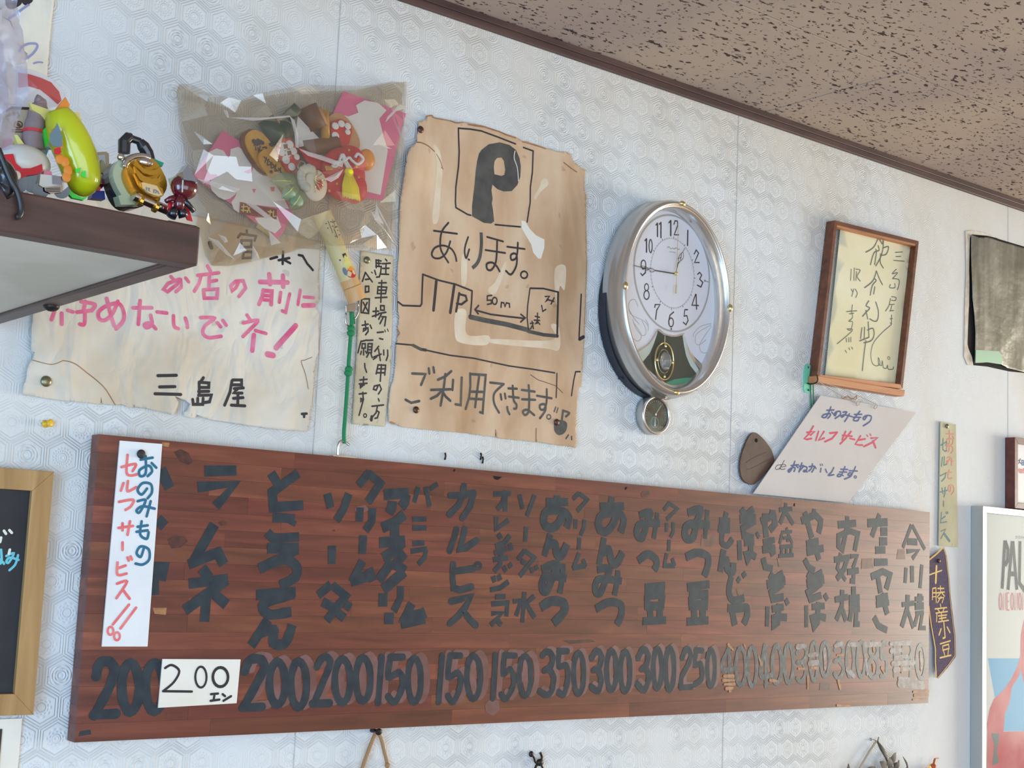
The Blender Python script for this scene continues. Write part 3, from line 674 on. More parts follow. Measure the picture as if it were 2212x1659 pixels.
for zn, o_, mt in ((Z1, '565,130 600,115 640,135 660,180 640,195 600,180', m_knot), (Z1, '535,565 570,545 620,550 635,575 600,605 555,610', m_knot), (Z1, '785,480 810,470 830,480 825,495 800,497', m_knot), (Z2, '1640,235 1720,243 1680,270 1650,262', m_dark), (Z2, '1287,190 1300,172 1312,180 1298,200', m_dark),
                   (Z2, '232,710 250,703 265,713 248,725', m_knot), (Z2, '440,505 520,490 560,530 500,560 430,540', m_ghost), (Z3, '1028,110 1045,95 1055,105 1035,130', m_dark), (Z3, '1185,170 1205,140 1260,135 1275,165 1240,200 1200,205', m_knot), (Z3, '1775,560 1835,565 1925,570 1920,650 1850,680 1765,670', m_chip),
                   (Z4, '895,160 908,152 905,185 893,180', m_dark), (Z4, '1510,655 1605,650 1615,740 1505,748', m_chip), (Z4, '1835,570 1895,568 1900,660 1820,660', m_chip), (Z4, '375,930 440,925 440,1000 400,1010', m_chip), (Z4, '745,640 800,700 780,720 760,730', m_chip),
                   (Z6, '1965,310 2000,290 2020,290 2018,320', m_dark), (Z7, '1070,460 1165,465 1160,535 1060,535', m_knot), (Z1, '100,1520 150,1512 155,1535 90,1545', m_paint), (Z1, '460,905 530,905 525,940 470,935', m_scr), (Z5, '1780,460 1810,430 1880,435 1885,500 1840,540 1790,520', m_ghost),
                   (Z5, '1015,642 1030,640 1040,655 1010,660', m_dark), (Z1, '505,80 545,85 540,105 510,100', m_scr), (Z3, '425,1585 700,1575 750,1600 500,1620', m_knot)):
    fill('board_scar', zn, o_, mt, board, INKY, lift=.0001+random.random()*.0001)
# cards fixed to the board
def qcard(name, zone, s, mat, y, thick, parent=None):
    return fill(name, zone, s, mat, parent, y, thick=thick, lift=0)
sc_ = thing('sign_strip', pix(215+50, 1180, BY-.003), 'white vertical card strip with teal and red self-service writing, left end of board', 'sign')
qcard('card', Z1, '298,73 508,90 435,1098 208,1098', m_white, BY-.0035, .0025, sc_)
letters('teal_character', Z1, '400,168 460,158 / 425,150 425,235 398,250 395,220 440,198 457,225 435,250 / 455,185 478,208 / 432,312 405,342 385,318 410,285 450,290 456,330 435,360 / 385,375 425,370 395,430 380,420 410,400 470,412 / 450,375 430,450 / 405,475 398,540 430,562 440,530 / 385,502 435,495 / 380,527 435,520 / 415,612 400,652 380,632 400,600 440,615 442,665 410,690 375,685', m_teal, sc_, 3.6, BY-.0037)
letters('red_character', Z1, '305,205 375,190 360,225 / 335,145 330,230 350,247 385,240 / 315,285 302,322 / 337,275 335,325 378,305 / 293,378 362,368 352,400 325,418 / 290,508 362,498 / 310,485 310,520 / 347,475 335,542 / 310,580 310,617 / 285,680 285,740 330,735 / 290,708 325,695 / 335,655 341,670 / 350,650 357,665 / 283,785 332,775 280,857 / 315,820 345,860 / 342,890 262,988 / O 250,1020 14,20 w3 / 377,905 300,1008 / O 282,1047 14,20 w3', m_red, sc_, 3.6, BY-.0037)
def tack(p, mat=m_tack, r=.0048, label='', name='thumbtack', group=None, dome=.0026, parent=None):
    t = thing(name, p, label, 'thumbtack', group)
    g = G().ell((p[0], p[1]-dome*.3, p[2]), (r, dome, r), 20, 10); g.build('head', mat, t, smooth=True)
    G().tube([(p[0], p[1]+.004, p[2]), (p[0], p[1]-.001, p[2])], .0006, 6).build('pin', m_steel, t)
    return t
tack(pix(*Z1(402,140), BY-.006), m_inkgreyd, .006, 'black thumbtack at the top of the white strip on the menu board')
c2 = thing('price_card', pix(430, 1480, BY-.003), 'small white price card reading 200 taped over the board figures', 'price card')
qcard('card', Z1, '510,1160 898,1162 878,1380 488,1403', m_cream, BY-.003, .002, c2)
letters('black_character', Z1, '522,1205 555,1190 592,1220 565,1275 512,1320 / 512,1320 655,1322 / O 700,1250 28,52 w3 / O 797,1250 38,48 w4 / 750,1335 785,1332 / 768,1335 763,1365 / 748,1368 792,1362 / 808,1335 820,1345 / 812,1368 850,1345', m_black, c2, 3.2, BY-.0032)

# ================================================================ P poster
pa = pix(*A3(310,500)); 
def surfP(x, z):
    h = .0052+.0020*noise.noise((x*11, z*7, 3.3))+.0010*noise.noise((x*26, z*17, 8))
    c = pix(878, 360); d2 = ((x-c.x)/.035)**2+((z-c.z)/.045)**2
    h += .012*math.exp(-d2)                       # torn corner bulging forward
    e = pix(1235, 960); h += .004*math.exp(-(((x-e.x)/.05)**2+((z-e.z)/.03)**2))
    return -h
pp = thing('parking_notice', pix(1050, 620, -.004), 'large browned paper notice with painted P and parking map beside the clock', 'notice')
outl = ([A3(*q) for q in ((380,200),(420,190),(462,175),(470,142),(520,130),(540,155),(620,172),(700,182),(760,205),(830,200),(940,220),(1050,245),(1110,280),(1180,292),(1260,325),(1350,352),(1420,392),(1460,388),(1500,415),(1570,432),(1650,460),(1750,490),(1850,498),(1885,520),(1925,600),(1990,650),(2040,680),(2030,740),(2032,915),(2045,920),(2045,1200),(2060,1600))]
        + [A4(*q) for q in ((1757,300),(1745,650),(1720,900),(1708,1090),(1690,1085),(1672,1260),(1655,1608),(1540,1590),(1420,1572),(1335,1555),(1333,1520),(1326,1560),(1200,1545),(1000,1525),(992,1450),(985,1515),(850,1500),(700,1480),(520,1465),(350,1450),(270,1438),(190,1432),(128,1405),(75,1385),(73,1230),(90,1100),(120,1000),(135,830),(135,735),(150,690),(138,690),(168,630),(150,590),(155,560),(165,500),(152,440),(150,370),(147,100))]
        + [A3(*q) for q in ((185,1500),(192,1200),(197,950),(205,780),(215,650),(228,570),(250,510),(285,455),(330,420),(352,402),(360,330),(392,262),(378,215))])
paper('sheet', PX, outl, m_pposter, pp, surfP, rag=.0012)
kp = dict(surf=surfP)
ink('map_and_frame_lines', A3, '785,262 790,500 782,640 755,850 750,1000 755,1055 870,1122 905,1130 / 785,262 900,272 1010,292 1150,345 1350,420 / 1430,455 1525,490 1520,700 1500,850 1500,1000 1470,1195 / 1150,1222 1400,1245', m_inkgreyd, pp, 2.8, -.005, surfP, smooth=False)
fill('big_painted_letter', A3, '985,520 1010,480 1080,425 1190,405 1290,430 1355,480 1390,560 1402,640 1395,750 1365,830 1310,890 1230,893 1170,870 1120,825 1110,880 1122,960 1115,1010 1128,1080 1140,1190 1110,1212 1040,1205 980,1172 918,1140 918,1040 930,940 945,820 955,700 968,600', m_inkgrey, pp, -.005, ['1140,590 1165,560 1210,556 1235,590 1248,680 1238,728 1210,738 1140,722 1132,650'], surfP, lift=.0005)
ink('torn_crease', A3, '1345,490 1335,560 1365,660 1375,790', m_pale, pp, 1.6, -.005, surfP, lift=.0003)
letters('headline_character', A3, '535,1285 765,1315 / 680,1205 615,1290 597,1400 610,1490 680,1600 / 697,1390 660,1500 600,1555 540,1555 515,1515 545,1455 620,1432 700,1460 745,1520 762,1585 / 880,1347 852,1430 845,1500 862,1555 892,1468 / 885,1568 893,1572 / 1070,1345 1230,1390 / 1055,1475 1250,1505 / 1270,1442 1445,1465', m_inkgreyd, pp, 3.2, -.005, surfP)
letters('headline_character', A3, 'w6 1012,1300 1015,1420 1000,1540 970,1610 925,1655 ', m_inkgrey, pp, 6, -.005, surfP, roundc=False)
letters('headline_character', A4, '1003,-158 1000,-60 990,30 955,90 920,85 915,40 960,28 1000,60 1025,103 / 1180,-140 1175,-50 1160,-5 1125,5 1120,-35 1150,-50 1172,-25 1165,60 1120,130 1078,100 / O 1232,133 28,30 w3', m_inkgreyd, pp, 3.6, -.005, surfP)
ink('map_drawing', A4, '155,365 195,395 345,400 358,380 362,200 365,130 / 365,130 500,180 650,215 790,270 785,360 775,480 / w5 480,190 460,435 / w5 637,215 605,455 / w4 680,290 655,445 / w3.6 680,298 735,312 745,350 700,385 660,378 / w4 1525,280 1522,450 1515,655 / w2.5 1280,250 1262,400 1258,500 1268,605 / 1282,248 1400,250 1525,280 / 820,435 950,470 1100,490 1235,505 / 845,395 815,430 842,465 / 1205,470 1242,500 1203,535 / 1720,300 1712,480 1702,665 / w6 1705,682 1740,662', m_inkgreyd, pp, 3, -.005, surfP, smooth=False)
ink('map_drawing', A4, 'w8 775,492 900,520 1080,555 1270,605 / w6 1265,615 1400,645 1517,655 / w5 285,735 350,768 395,775', m_inkgrey, pp, 8, -.005, surfP, smooth=False)
ink('map_drawing', A4, '140,720 280,733 350,765 600,820 800,845 1100,910 1300,938 1490,970 / 1510,975 1508,1080 1504,1180 / 1705,960 1668,960 1655,1020 1645,1085 1633,1165 / w1 1285,985 1350,1030 1500,1080 1560,1140', m_inkgreyd, pp, 2.6, -.005, surfP, smooth=False)
letters('small_character', A4, '960,308 922,312 920,350 955,348 957,378 922,385 / O 985,355 20,30 / 1038,410 1042,368 1062,372 1072,405 1082,372 1108,378 1110,410 / 1415,318 1452,315 1415,365 1440,345 1488,360 / 1490,330 1465,382 / 1385,395 1393,445 1420,428 / 1328,487 1365,495 / 1318,520 1366,522 / 1348,460 1346,545 1325,552 1345,528 1366,555 / 1285,548 1312,543 1288,592 / 1300,530 1310,592', m_inkgreyd, pp, 2.6, -.005, surfP, smooth=False)
letters('painted_character', A4, '278,975 392,980 355,1072 / 222,1198 270,1225 340,1210 / 420,932 425,975 / 460,922 466,965 / 610,955 560,1000 498,1028 / 560,980 545,1100 520,1248 / 440,1115 600,1110 / 530,1120 490,1165 438,1190 / 530,1120 560,1170 600,1208 / 625,1030 618,1115 / 700,1010 690,1245 645,1238 / 772,975 775,1080 765,1180 735,1277 / 775,980 905,988 895,1150 882,1312 860,1305 / 775,1130 882,1132 / 770,1190 888,1195 / 850,985 835,1120 818,1262', m_inkgrey, pp, 4.2, -.005, surfP, smooth=False)
letters('painted_character', A4, '945,1052 1060,1065 / 1060,1065 990,1130 975,1180 985,1240 1022,1308 / 1035,1152 1042,1197 / 1070,1147 1077,1187 / 1100,1102 1170,1105 / 1105,1172 1187,1182 / 1135,1080 1145,1200 1168,1240 1165,1272 1148,1275 / 1092,1260 1095,1290 1110,1322 / 1212,1115 1320,1130 / 1215,1195 1325,1200 / 1270,1075 1275,1200 1270,1300 1240,1330 1222,1300 1260,1285 1318,1330 / 1340,1165 1465,1187 / 1422,1110 1420,1220 1400,1280 1370,1280 1365,1245 1405,1240 1410,1290 1365,1357 / O 1440,1345 17,19 w2.4 / w2.5 1500,1262 1487,1300 / w2.5 1520,1270 1508,1308 / 1562,1290 1550,1390 / 1562,1292 1612,1312 1585,1342 / w2.5 1600,1500 1580,1530 / w2.5 1625,1512 1625,1540', m_inkgrey, pp, 4, -.005, surfP)
fill('note_blob', A4, '1485,1410 1500,1380 1550,1372 1590,1395 1588,1450 1560,1490 1520,1500 1490,1470', m_inkgrey, pp, -.005, surf=surfP, lift=.0005, smooth=True)
for s_ in ('1410,1180 1450,1190 1500,1270 1560,1330 1640,1370 1640,1450 1610,1560 1580,1560 1530,1500 1510,1420 1460,1340 1415,1260',):
    fill('bare_patch', A3, s_, m_pale, pp, -.005, surf=surfP, lift=.0004)
for s_ in ('1640,760 1670,780 1670,830 1600,900 1555,970 1540,940 1590,850 1610,780', '530,430 560,600 540,900 520,1190 580,1180 600,900 620,700 600,500'):
    fill('pale_stain', A3, s_, m_pstain, pp, -.005, surf=surfP, lift=.0003, smooth=True)
for s_ in ('650,450 740,440 745,640 930,650 930,720 850,735 700,715 645,660', '700,-30 745,0 740,200 700,210', '1060,30 1080,60 1000,280 940,290 930,250 990,190', '960,680 1470,690 1460,560 1530,580 1530,770 1400,760 980,720', '1500,80 1590,60 1580,260 1540,230 1520,400 1500,300'):
    fill('pale_stain', A4, s_, m_pstain, pp, -.005, surf=surfP, lift=.0002+random.random()*.0002, smooth=True)
ink('browned_edge', A3, 'w2 465,145 520,135 545,160 700,188 760,208 830,205 / w2.5 880,225 960,240 1050,255 1180,298 1270,335 1350,360 / w2 1420,400 1500,420 1650,468 / w2 1830,605 1900,660 1960,700 / 350,410 400,412 470,440 540,495 / w1.2 560,520 600,590 620,660 / w1.5 610,655 628,670', m_brown, pp, 2, -.005, surfP)
ink('browned_edge', A4, 'w2 150,600 168,630 155,650 / w1.5 990,1455 1000,1520 / 1333,1445 1330,1555 / w3 95,1390 125,1402', m_brown, pp, 2, -.005, surfP)
tack(pix(908,280,-.006), m_tack, .0058, 'dark thumbtack at the top left corner of the parking notice')
q = pix(*A4(310,1285), -.006); q.y = surfP(q.x, q.z)-.0015; tack(q, m_tack, .0055, 'dark thumbtack under the lower left writing of the parking notice')
q = pix(*A4(1505,1390), -.006); q.y = surfP(q.x, q.z)-.002; tack(q, m_tack, .0055, 'dark thumbtack by the music note on the parking notice')

# ================================================================ cream notice with pink writing
topz = pix(560, 590).z
def surfA(x, z):
    c1 = pix(140, 800); 
    h = .0075+.0034*noise.noise((x*13, z*9, 1.3))+.0026*noise.noise((x*26, z*20, 5))
    h += .006*math.exp(-(((x-c1.x)/.06)**2+((z-c1.z)/.035)**2))
    return -max(min(h, .0088 if z > topz else .02), .0015)
pk = thing('handwritten_notice', pix(400, 700, -.004), 'crumpled cream paper notice with pink Japanese writing beneath the shelf and bag', 'notice')
paper('sheet', A7, '205,720 190,950 215,962 182,1040 170,1070 155,1150 140,1235 350,1270 560,1292 660,1302 665,1250 672,1302 750,1307 800,1300 850,1325 900,1322 960,1325 1050,1350 1145,1372 1165,1330 1175,1292 1150,1250 1220,1275 1252,1300 1232,1345 1208,1360 1212,1382 1290,1394 1300,1368 1390,1402 1560,1430 1700,1450 1850,1470 2035,1480 2050,1350 2065,1240 2072,1100 2082,1000 2100,960 2108,820 2115,700 2092,665 2088,640 2115,610 2112,400 2118,221 1320,55 184,-154 200,300', m_apaper, pk, surfA, rag=.0012)
letters('pink_character', A7, '1185,472 1110,500 1078,540 1105,556 1170,505 1195,478 1195,525 1160,556 / 1225,465 1245,490 / 1130,455 1150,480 / 1370,385 1390,418 / 1305,447 1445,430 / 1330,447 1318,500 1285,552 / 1385,440 1385,540 / 1390,487 1432,480 / 1350,542 1355,597 1435,597 1440,537 1350,542 / 1580,490 1560,530 1535,550 1525,515 1560,485 1610,482 1625,530 1580,587 / w7 1780,440 1785,505 / w7 1868,450 1870,522 / w7 1720,490 1900,495 / w6 1742,545 1735,590 1715,637 / w6 1745,548 1797,552 1795,640 / 1745,580 1790,582 / 1742,608 1790,612 / 1855,560 1848,625 / 1915,570 1890,692 1868,682 / 1985,545 1970,640 / 2010,590 2075,595 / w7 2005,647 2078,645', m_pink, pk, 5, -.005, surfA, smooth=False)
letters('pink_character', A7, '350,690 330,742 / 400,700 400,772 / 440,680 472,690 / 530,622 622,640 600,682 / 500,692 590,682 / 555,690 550,770 520,772 / 560,620 545,680 / 700,600 725,700 752,782 / 775,620 740,700 690,745 652,735 648,690 700,650 780,635 815,690 810,750 765,802 / 925,615 918,690 910,772 / 875,662 1000,662 / 1035,690 1100,697 / 992,712 998,770 965,795 950,775 985,765 1022,802 / 1145,715 1145,760 1152,790 1178,800 / 1225,730 1235,760 1240,792 / 1325,727 1420,730 1355,780 1340,830 1380,860 1462,850 / 1440,760 1460,787 / 1475,745 1497,777 / 1635,710 1657,742 / 1610,762 1708,745 1660,800 1608,852 / 1690,812 1762,832 / w7 1680,842 1670,945 / w8 1955,780 1825,928 / w9 1770,970 1802,977', m_pink, pk, 5.2, -.005, surfA)
letters('black_character', A7, '1040,1112 1160,1110 / 1050,1187 1150,1185 / 1020,1232 1190,1237 / 1345,1125 1325,1152 / 1315,1155 1315,1230 / 1315,1155 1382,1160 1380,1190 1320,1190 / 1310,1217 1380,1215 / 1310,1242 1398,1240 1385,1285 1350,1290 / 1270,1270 1275,1302 1340,1302 1342,1262 / 1305,1262 1305,1300 / 1540,1140 1600,1140 1600,1172 1535,1172 / 1535,1145 1522,1220 1485,1307 / 1550,1197 1612,1192 / 1570,1202 1545,1227 1602,1227 / 1575,1227 1572,1305 / 1545,1262 1607,1257 / 1530,1307 1618,1312', m_inkgreyd, pk, 4.4, -.005, surfA, smooth=False)
ink('black_address', A7, '1572,195 1590,172 1690,187 1680,217 / 1630,150 1632,176 / 1597,215 1592,262 1658,258 1660,217 1597,215 / 1612,290 1607,332 1668,330 1670,292 1612,290 / 1790,337 1832,325 / 1872,290 1866,372 / 1842,347 1912,332 / 1872,342 1917,367 / 1975,312 2000,318 2030,370 2068,412 / w6 1385,232 1396,262 / 2000,1365 2030,1363 / 2015,1365 2015,1385', m_inkgreyd, pk, 3.8, -.005, surfA, smooth=False)
ink('tear_line', A7, 'w1.2 400,1015 440,1020 490,1040 560,1090 640,1150 700,1210 760,1305 / w1 200,1010 320,1040 400,1015 / w1 2060,990 2010,1010 1990,1020 2020,1100 2040,1200', m_brown, pk, 1.2, -.005, surfA)
q = pix(*A7(295,1150), -.008); q.y = surfA(q.x, q.z)-.0015; tack(q, m_tackg, .0072, 'grey-brass thumbtack in lower left corner of the cream notice with pink writing', dome=.003)
# yellow push pin
p = pix(*A7(290,1432), 0); yp = thing('push_pin', p, 'yellow push pin in the wallpaper left of the menu board top', 'push pin')
d = Vector((.45, -1, .12)).normalized()
G().tube([p+Vector((0, .004, 0)), p+d*.006], .0006, 6).build('needle', m_steel, yp)
G().tube([p+d*.001, p+d*.003, p+d*.0035, p+d*.009, p+d*.0095, p+d*.0125, p+d*.013], [.0046, .005, .0028, .0026, .0046, .0050, .003], 16).build('grip', m_ypin, yp, smooth=True)

# ================================================================ vertical parking strip
def surfS(x, z): return -(.0035+.0006*math.sin(z*28))
st = thing('notice_strip', pix(805, 730, -.003), 'narrow cream card strip of black handwriting between green cord and parking notice', 'notice')
paper('card', B1, '165,45 300,70 455,92 452,300 442,700 425,1100 380,1625 88,1600 110,1200 130,850 150,450', m_strip, st, surfS, thick=.0008)
letters('black_character', B1, '300,130 302,200 / 300,132 345,140 / 300,160 342,162 / 298,187 347,190 342,240 330,282 305,285 / 322,130 325,190 / 288,225 298,262 / 385,125 397,140 / 355,165 427,160 / 390,165 387,255 / 360,207 415,205 / 340,257 412,260 / 325,337 392,335 / 352,315 342,510 / 318,370 397,375 385,432 312,432 318,370 / 318,402 390,402 / 293,470 397,465 / 300,560 295,640 / 272,592 322,590 / 265,637 320,620 / 340,540 340,580 372,582 372,542 340,540 / 320,612 387,600 / 345,617 322,662 / 350,640 387,642 375,722 / 360,650 333,702 / 308,782 362,776 / 328,835 357,842 / w1.8 375,758 381,775 / w1.8 400,750 406,770 / 320,905 285,950 / 318,930 335,1032 / 275,1002 342,975 / 302,1000 272,1022 / 365,940 366,982 / 400,940 402,990 388,1030 / 315,1070 298,1152 / 315,1072 382,1075 375,1162 / 310,1107 382,1107 / 303,1142 375,1142 / 345,1070 335,1217 / 320,1375 327,1395 / 263,1442 367,1430 / 312,1440 300,1500 250,1558 / 308,1482 327,1495 312,1545 290,1550', m_inkgreyd, st, 2.7, -.0035, surfS, smooth=False)
letters('black_character', B1, '315,1262 300,1297 275,1290 282,1262 330,1250 346,1290 320,1332 / w5 262,1535 258,1565 / 205,242 178,322 / 205,242 235,285 267,327 / 205,306 237,302 / 205,367 205,420 235,415 235,367 205,367 / w2 260,240 267,247 / 172,480 165,550 165,602 232,610 240,480 172,480 / 185,512 227,592 / 220,512 183,592 / 173,717 227,706 / 200,680 207,755 182,772 185,747 225,740 226,772 203,802 / 245,715 257,745 / 162,860 150,900 135,962 / 162,862 212,850 / 172,882 170,922 200,922 200,882 172,882 / 185,930 185,982 / 165,950 158,977 / 203,950 212,967 / 215,852 267,850 / 225,882 220,960 255,962 262,882 225,882 / 225,910 257,910 / 223,936 257,936 / 230,970 213,1002 / 250,970 262,1007 / 195,1060 197,1095 212,1137 / 153,1207 217,1200 / 148,1242 217,1236 / 187,1180 182,1255 158,1278 157,1258 192,1250 / 148,1332 212,1325 / 180,1318 185,1380 162,1402 162,1372 187,1380 168,1450 148,1522 / O 202,1525 13,16 w2', m_inkgreyd, st, 2.7, -.0035, surfS, smooth=False)
tack(pix(*B1(217,132), -.005), m_tackg, .0055, 'pale brass thumbtack at top of the narrow cream parking strip')

# ================================================================ clock
CX, CZc = 1.7335, CZ+.468
ck = thing('wall_clock', (CX, -.03, CZc), 'oval champagne-silver pendulum wall clock with white dial and gold studs', 'clock')
a_, b_ = .1375, .1765
G().elathe((CX, CZc), [(a_*.86, b_*.86, -.002), (a_*.97, b_*.97, -.006), (a_*1.0, b_*1.0, -.012), (a_, b_, -.030), (a_*.985, b_*.985, -.036), (a_*.99, b_*.99, -.040), (a_*.985, b_*.985, -.050), (a_*.965, b_*.965, -.057), (a_*.955, b_*.957, -.0585), (a_*.945, b_*.948, -.060), (a_*.93, b_*.935, -.060), (a_*.915, b_*.925, -.057)], 96).build('case_rim', m_silver, ck, smooth=True, fixn=False)
G().elathe((CX, CZc), [(a_*.915, b_*.925, -.057), (a_*.90, b_*.912, -.0565), (a_*.895, b_*.908, -.053), (a_*.885, b_*.90, -.052), (a_*.875, b_*.892, -.030)], 96).build('inner_bezel', m_silver2, ck, smooth=True, fixn=False)
G().box(CX-.085, CX+.1, -.012, -.002, CZc-.15, CZc+.12).build('movement_box', m_clockback, ck)
G().elathe((CX-.005, CZc-.026), [(a_*.7, b_*.7, -.001), (a_*.97, b_*.86, -.003), (a_*.97, b_*.86, -.022)], 64).build('rear_housing', m_clockback, ck, smooth=True, fixn=False)
v, f = cdt([(CX+a_*.88*math.cos(2*PI*k/80), CZc+b_*.896*math.sin(2*PI*k/80)) for k in range(80)])
dl = mesh('dial', [(q[0], -.030, q[1]) for q in v], f, m_dial, ck)
v, f = cdt([(CX+a_*.905*math.cos(2*PI*k/80), CZc+b_*.915*math.sin(2*PI*k/80)) for k in range(80)])
dm = mesh('glass', [(q[0], -.0545-.004*(1-((q[0]-CX)/a_)**2-((q[1]-CZc)/b_)**2), q[1]) for q in v], f, m_glass, ck, smooth=True)
ky = -.030
c0 = pix(*A5(512,563), ky)
def ering(name, cx, cz, a, b, w, mat, y, n=64):
    G().elathe((cx, cz), [(a-w/2, b-w/2, y), (a+w/2, b+w/2, y)], n).build(name, mat, dl)
ering('dial_ring', c0.x, c0.z, .094, .104, .0032, m_ringg, ky-.0004)
ering('minute_ring', c0.x, c0.z, .054, .062, .0007, m_ringg, ky-.0004)
g = G()
for k in range(60):
    t = 2*PI*k/60; big = k % 5 == 0
    g.tube([(c0.x+.0545*math.cos(t), ky-.0004, c0.z+.0625*math.sin(t)), (c0.x+(.0575 if big else .0558)*math.cos(t), ky-.0004, c0.z+(.066 if big else .064)*math.sin(t))], .0005 if big else .0003, 4)
g.build('minute_marks', m_inkgrey, dl)
letters('numeral', A5, 'w3.6 500,228 500,322 / 488,240 500,226 / 520,250 527,228 542,230 545,255 522,318 550,318 / w3 415,245 415,328 / 405,255 415,243 / w3 437,240 437,335 / 427,250 437,238 / w3 345,345 345,428 / 335,355 345,343 / O 371,390 10,42 w2.2 / O 325,508 15,28 w2.2 / 340,515 338,560 318,578 308,565 / O 345,653 13,22 w2 / O 345,703 17,28 w2.2 / 398,782 400,765 432,763 410,800 403,858 / 518,812 495,832 487,870 490,890 / O 502,878 15,28 w2.2 / 608,797 590,797 585,838 603,835 611,865 597,893 580,878 / 658,700 635,768 677,770 / w2.8 662,700 665,793 / 672,570 685,558 698,575 685,602 / 685,602 705,622 693,652 670,640 / 650,440 663,415 678,435 652,495 682,495 / w3 609,290 607,385 / O 718,612 3,5 w1 / w1 720,612 742,620 / O 503,920 3,4 w1 / w1 503,905 502,935', m_inkgreyd, dl, 2.4, ky, smooth=False)
ink('dial_print', A5, 'w1.6 478,400 490,395 500,408 510,402 520,408 535,402 548,412 555,408 / w1.2 492,425 530,432 ', m_ringg, dl, 1.5, ky)
ink('scroll_print', B8, '195,60 280,190 285,260 240,300 175,265 / 170,0 215,120 290,215 345,210 350,130 300,20 / 350,0 385,80 380,160 / 1255,55 1110,95 1020,180 1000,240 / 1250,75 1060,190 1030,290 1060,350 1120,330 1180,280 / 1255,95 1140,260 1090,370 1120,450 1180,460 1225,430', m_ringg, dl, .9, ky)
ink('scroll_print', A5, '290,775 270,732 238,745 232,790 265,850 300,890 / 232,790 250,830 330,870 352,900', m_ringg, dl, .9, ky)
fill('pendulum_window', B8, '515,150 600,215 700,238 790,235 860,205 900,350 980,480 1130,625 1060,730 980,810 880,880 740,910 620,880 500,790 380,690 300,590 400,470 460,330', m_dkgreen, dl, ky, lift=.0006)
fill('mint_panel', B8, '500,150 440,270 370,360 235,450 300,590 400,470 455,340 505,190', m_ltgreen, dl, ky, lift=.001)
fill('drape_panel', B8, '850,215 870,350 900,500 960,640 1040,740 1075,690 980,540 930,400 890,240', m_ltgreen, dl, ky, lift=.001)
fill('drape_panel', B8, '905,330 960,450 1040,560 1130,625 1085,680 1000,580 940,460', m_silver2, dl, ky, lift=.0013)
fill('sea_green_strip', B8, '620,870 740,825 900,805 1045,800 960,855 860,900 740,912 640,895', m_green2, dl, ky, lift=.0012)
ink('window_rim', B8, '235,440 370,350 450,250 515,140 600,200 700,228 790,225 870,195', m_silver2, dl, 2.4, ky, lift=.0014)
ink('window_rim', B8, '1130,625 1060,735 980,815 880,885 740,918 620,890 500,800', m_silver2, dl, 2.4, ky, lift=.0014)
pc = pix(*B8(580,580), ky)
G().elathe((pc.x, pc.z), [(.0245, .0345, -.034), (.0225, .0325, -.037), (.0205, .0305, -.034), (.0225, .0325, -.032), (.0245, .0345, -.034)], 48).build('pendulum_ring', m_gold, ck, smooth=True)
g = G().elathe((pc.x, pc.z), [(.0155, .0215, -.034), (.0148, .0208, -.035), (.0141, .0201, -.034), (.0155, .0215, -.034)], 40)
for (dx, dz) in ((0, .027), (0, -.027), (.0185, 0), (-.0185, 0)):
    g.ell((pc.x+dx, -.036, pc.z+dz), (.0028, .0028, .004), 10, 6)
g.build('pendulum_jewels', m_gold, ck, smooth=True)
G().ell((pc.x, -.038, pc.z), (.012, .008, .0165), 9, 6).build('crystal', m_crystal, ck)
G().tube([(pc.x, -.034, pc.z+.032), (pc.x, -.034, pc.z+.045)], .0012, 6).build('pendulum_rod', m_gold, ck)
ink('minute_hand', A5, 'w2 530,567 470,557 400,546 / w1 400,546 378,532 360,538 378,556 400,546 / w1 360,539 330,530 268,514 / w1.2 345,525 358,538 345,545 / w.8 305,528 312,518 330,520 335,535 318,540', m_inkgreyd, ck, 2, -.034)
ink('hour_hand', A5, 'w2.2 533,562 545,505 552,495 / w1.2 552,495 550,462 576,430 580,465 552,495 / w1.4 562,480 568,440 / w1.2 576,430 590,402 / w1 545,470 568,462', m_inkgreyd, ck, 2, -.0355)
ink('second_hand', A5, 'w1.3 547,250 540,480 533,690 / w3 534,640 532,690', m_goldp, ck, 1.3, -.037, smooth=False)
hc = pix(*A5(535,565), -.037); G().ell(hc, (.0038, .003, .0038), 14, 8).build('hub', m_goldp, ck, smooth=True)
for (dx, dz) in ((-.1295, 0), (.1295, 0), (0, .1675), (0, -.1675)):
    G().ell((CX+dx, -.060, CZc+dz), (.0052, .0045, .0075) if dx else (.0075, .0045, .0052), 12, 8).build('gold_stud', m_gold, ck, smooth=True)
# hygrometer dial below
hcx = pix(*B8(500,1318), -.02)
hy = thing('hygrometer', hcx, 'small round silver thermometer-hygrometer dial hung under the oval clock', 'hygrometer')
r0 = .0345
G().elathe((hcx.x, hcx.z), [(r0*.9, r0*.9, -.001), (r0, r0, -.003), (r0, r0, -.018), (r0*.96, r0*.96, -.021), (r0*.88, r0*.88, -.0215), (r0*.84, r0*.84, -.019)], 56).build('rim', m_silver, hy, smooth=True, fixn=False)
v, f = cdt([(hcx.x+r0*.85*math.cos(2*PI*k/40), hcx.z+r0*.85*math.sin(2*PI*k/40)) for k in range(40)])
mesh('face', [(q[0], -.0175, q[1]) for q in v], f, mk('mottled_dark_face', (34, 44, 44), .08, col2=(60, 110, 100), sc=60, lo=.4, hi=.75, coat=1), hy)
g = G()
for k in range(19):
    t = -.3+k*(PI+.6)/18; g.tube([(hcx.x+r0*.66*math.cos(t), -.0182, hcx.z+r0*.66*math.sin(t)), (hcx.x+r0*.74*math.cos(t), -.0182, hcx.z+r0*.74*math.sin(t))], .0004, 4)
g.build('scale_marks', m_ringg, hy)
G().elathe((hcx.x-.002, hcx.z-.013), [(.0095, .0095, -.0182), (.0088, .0088, -.0182)], 24).build('lower_scale', m_ringg, hy)
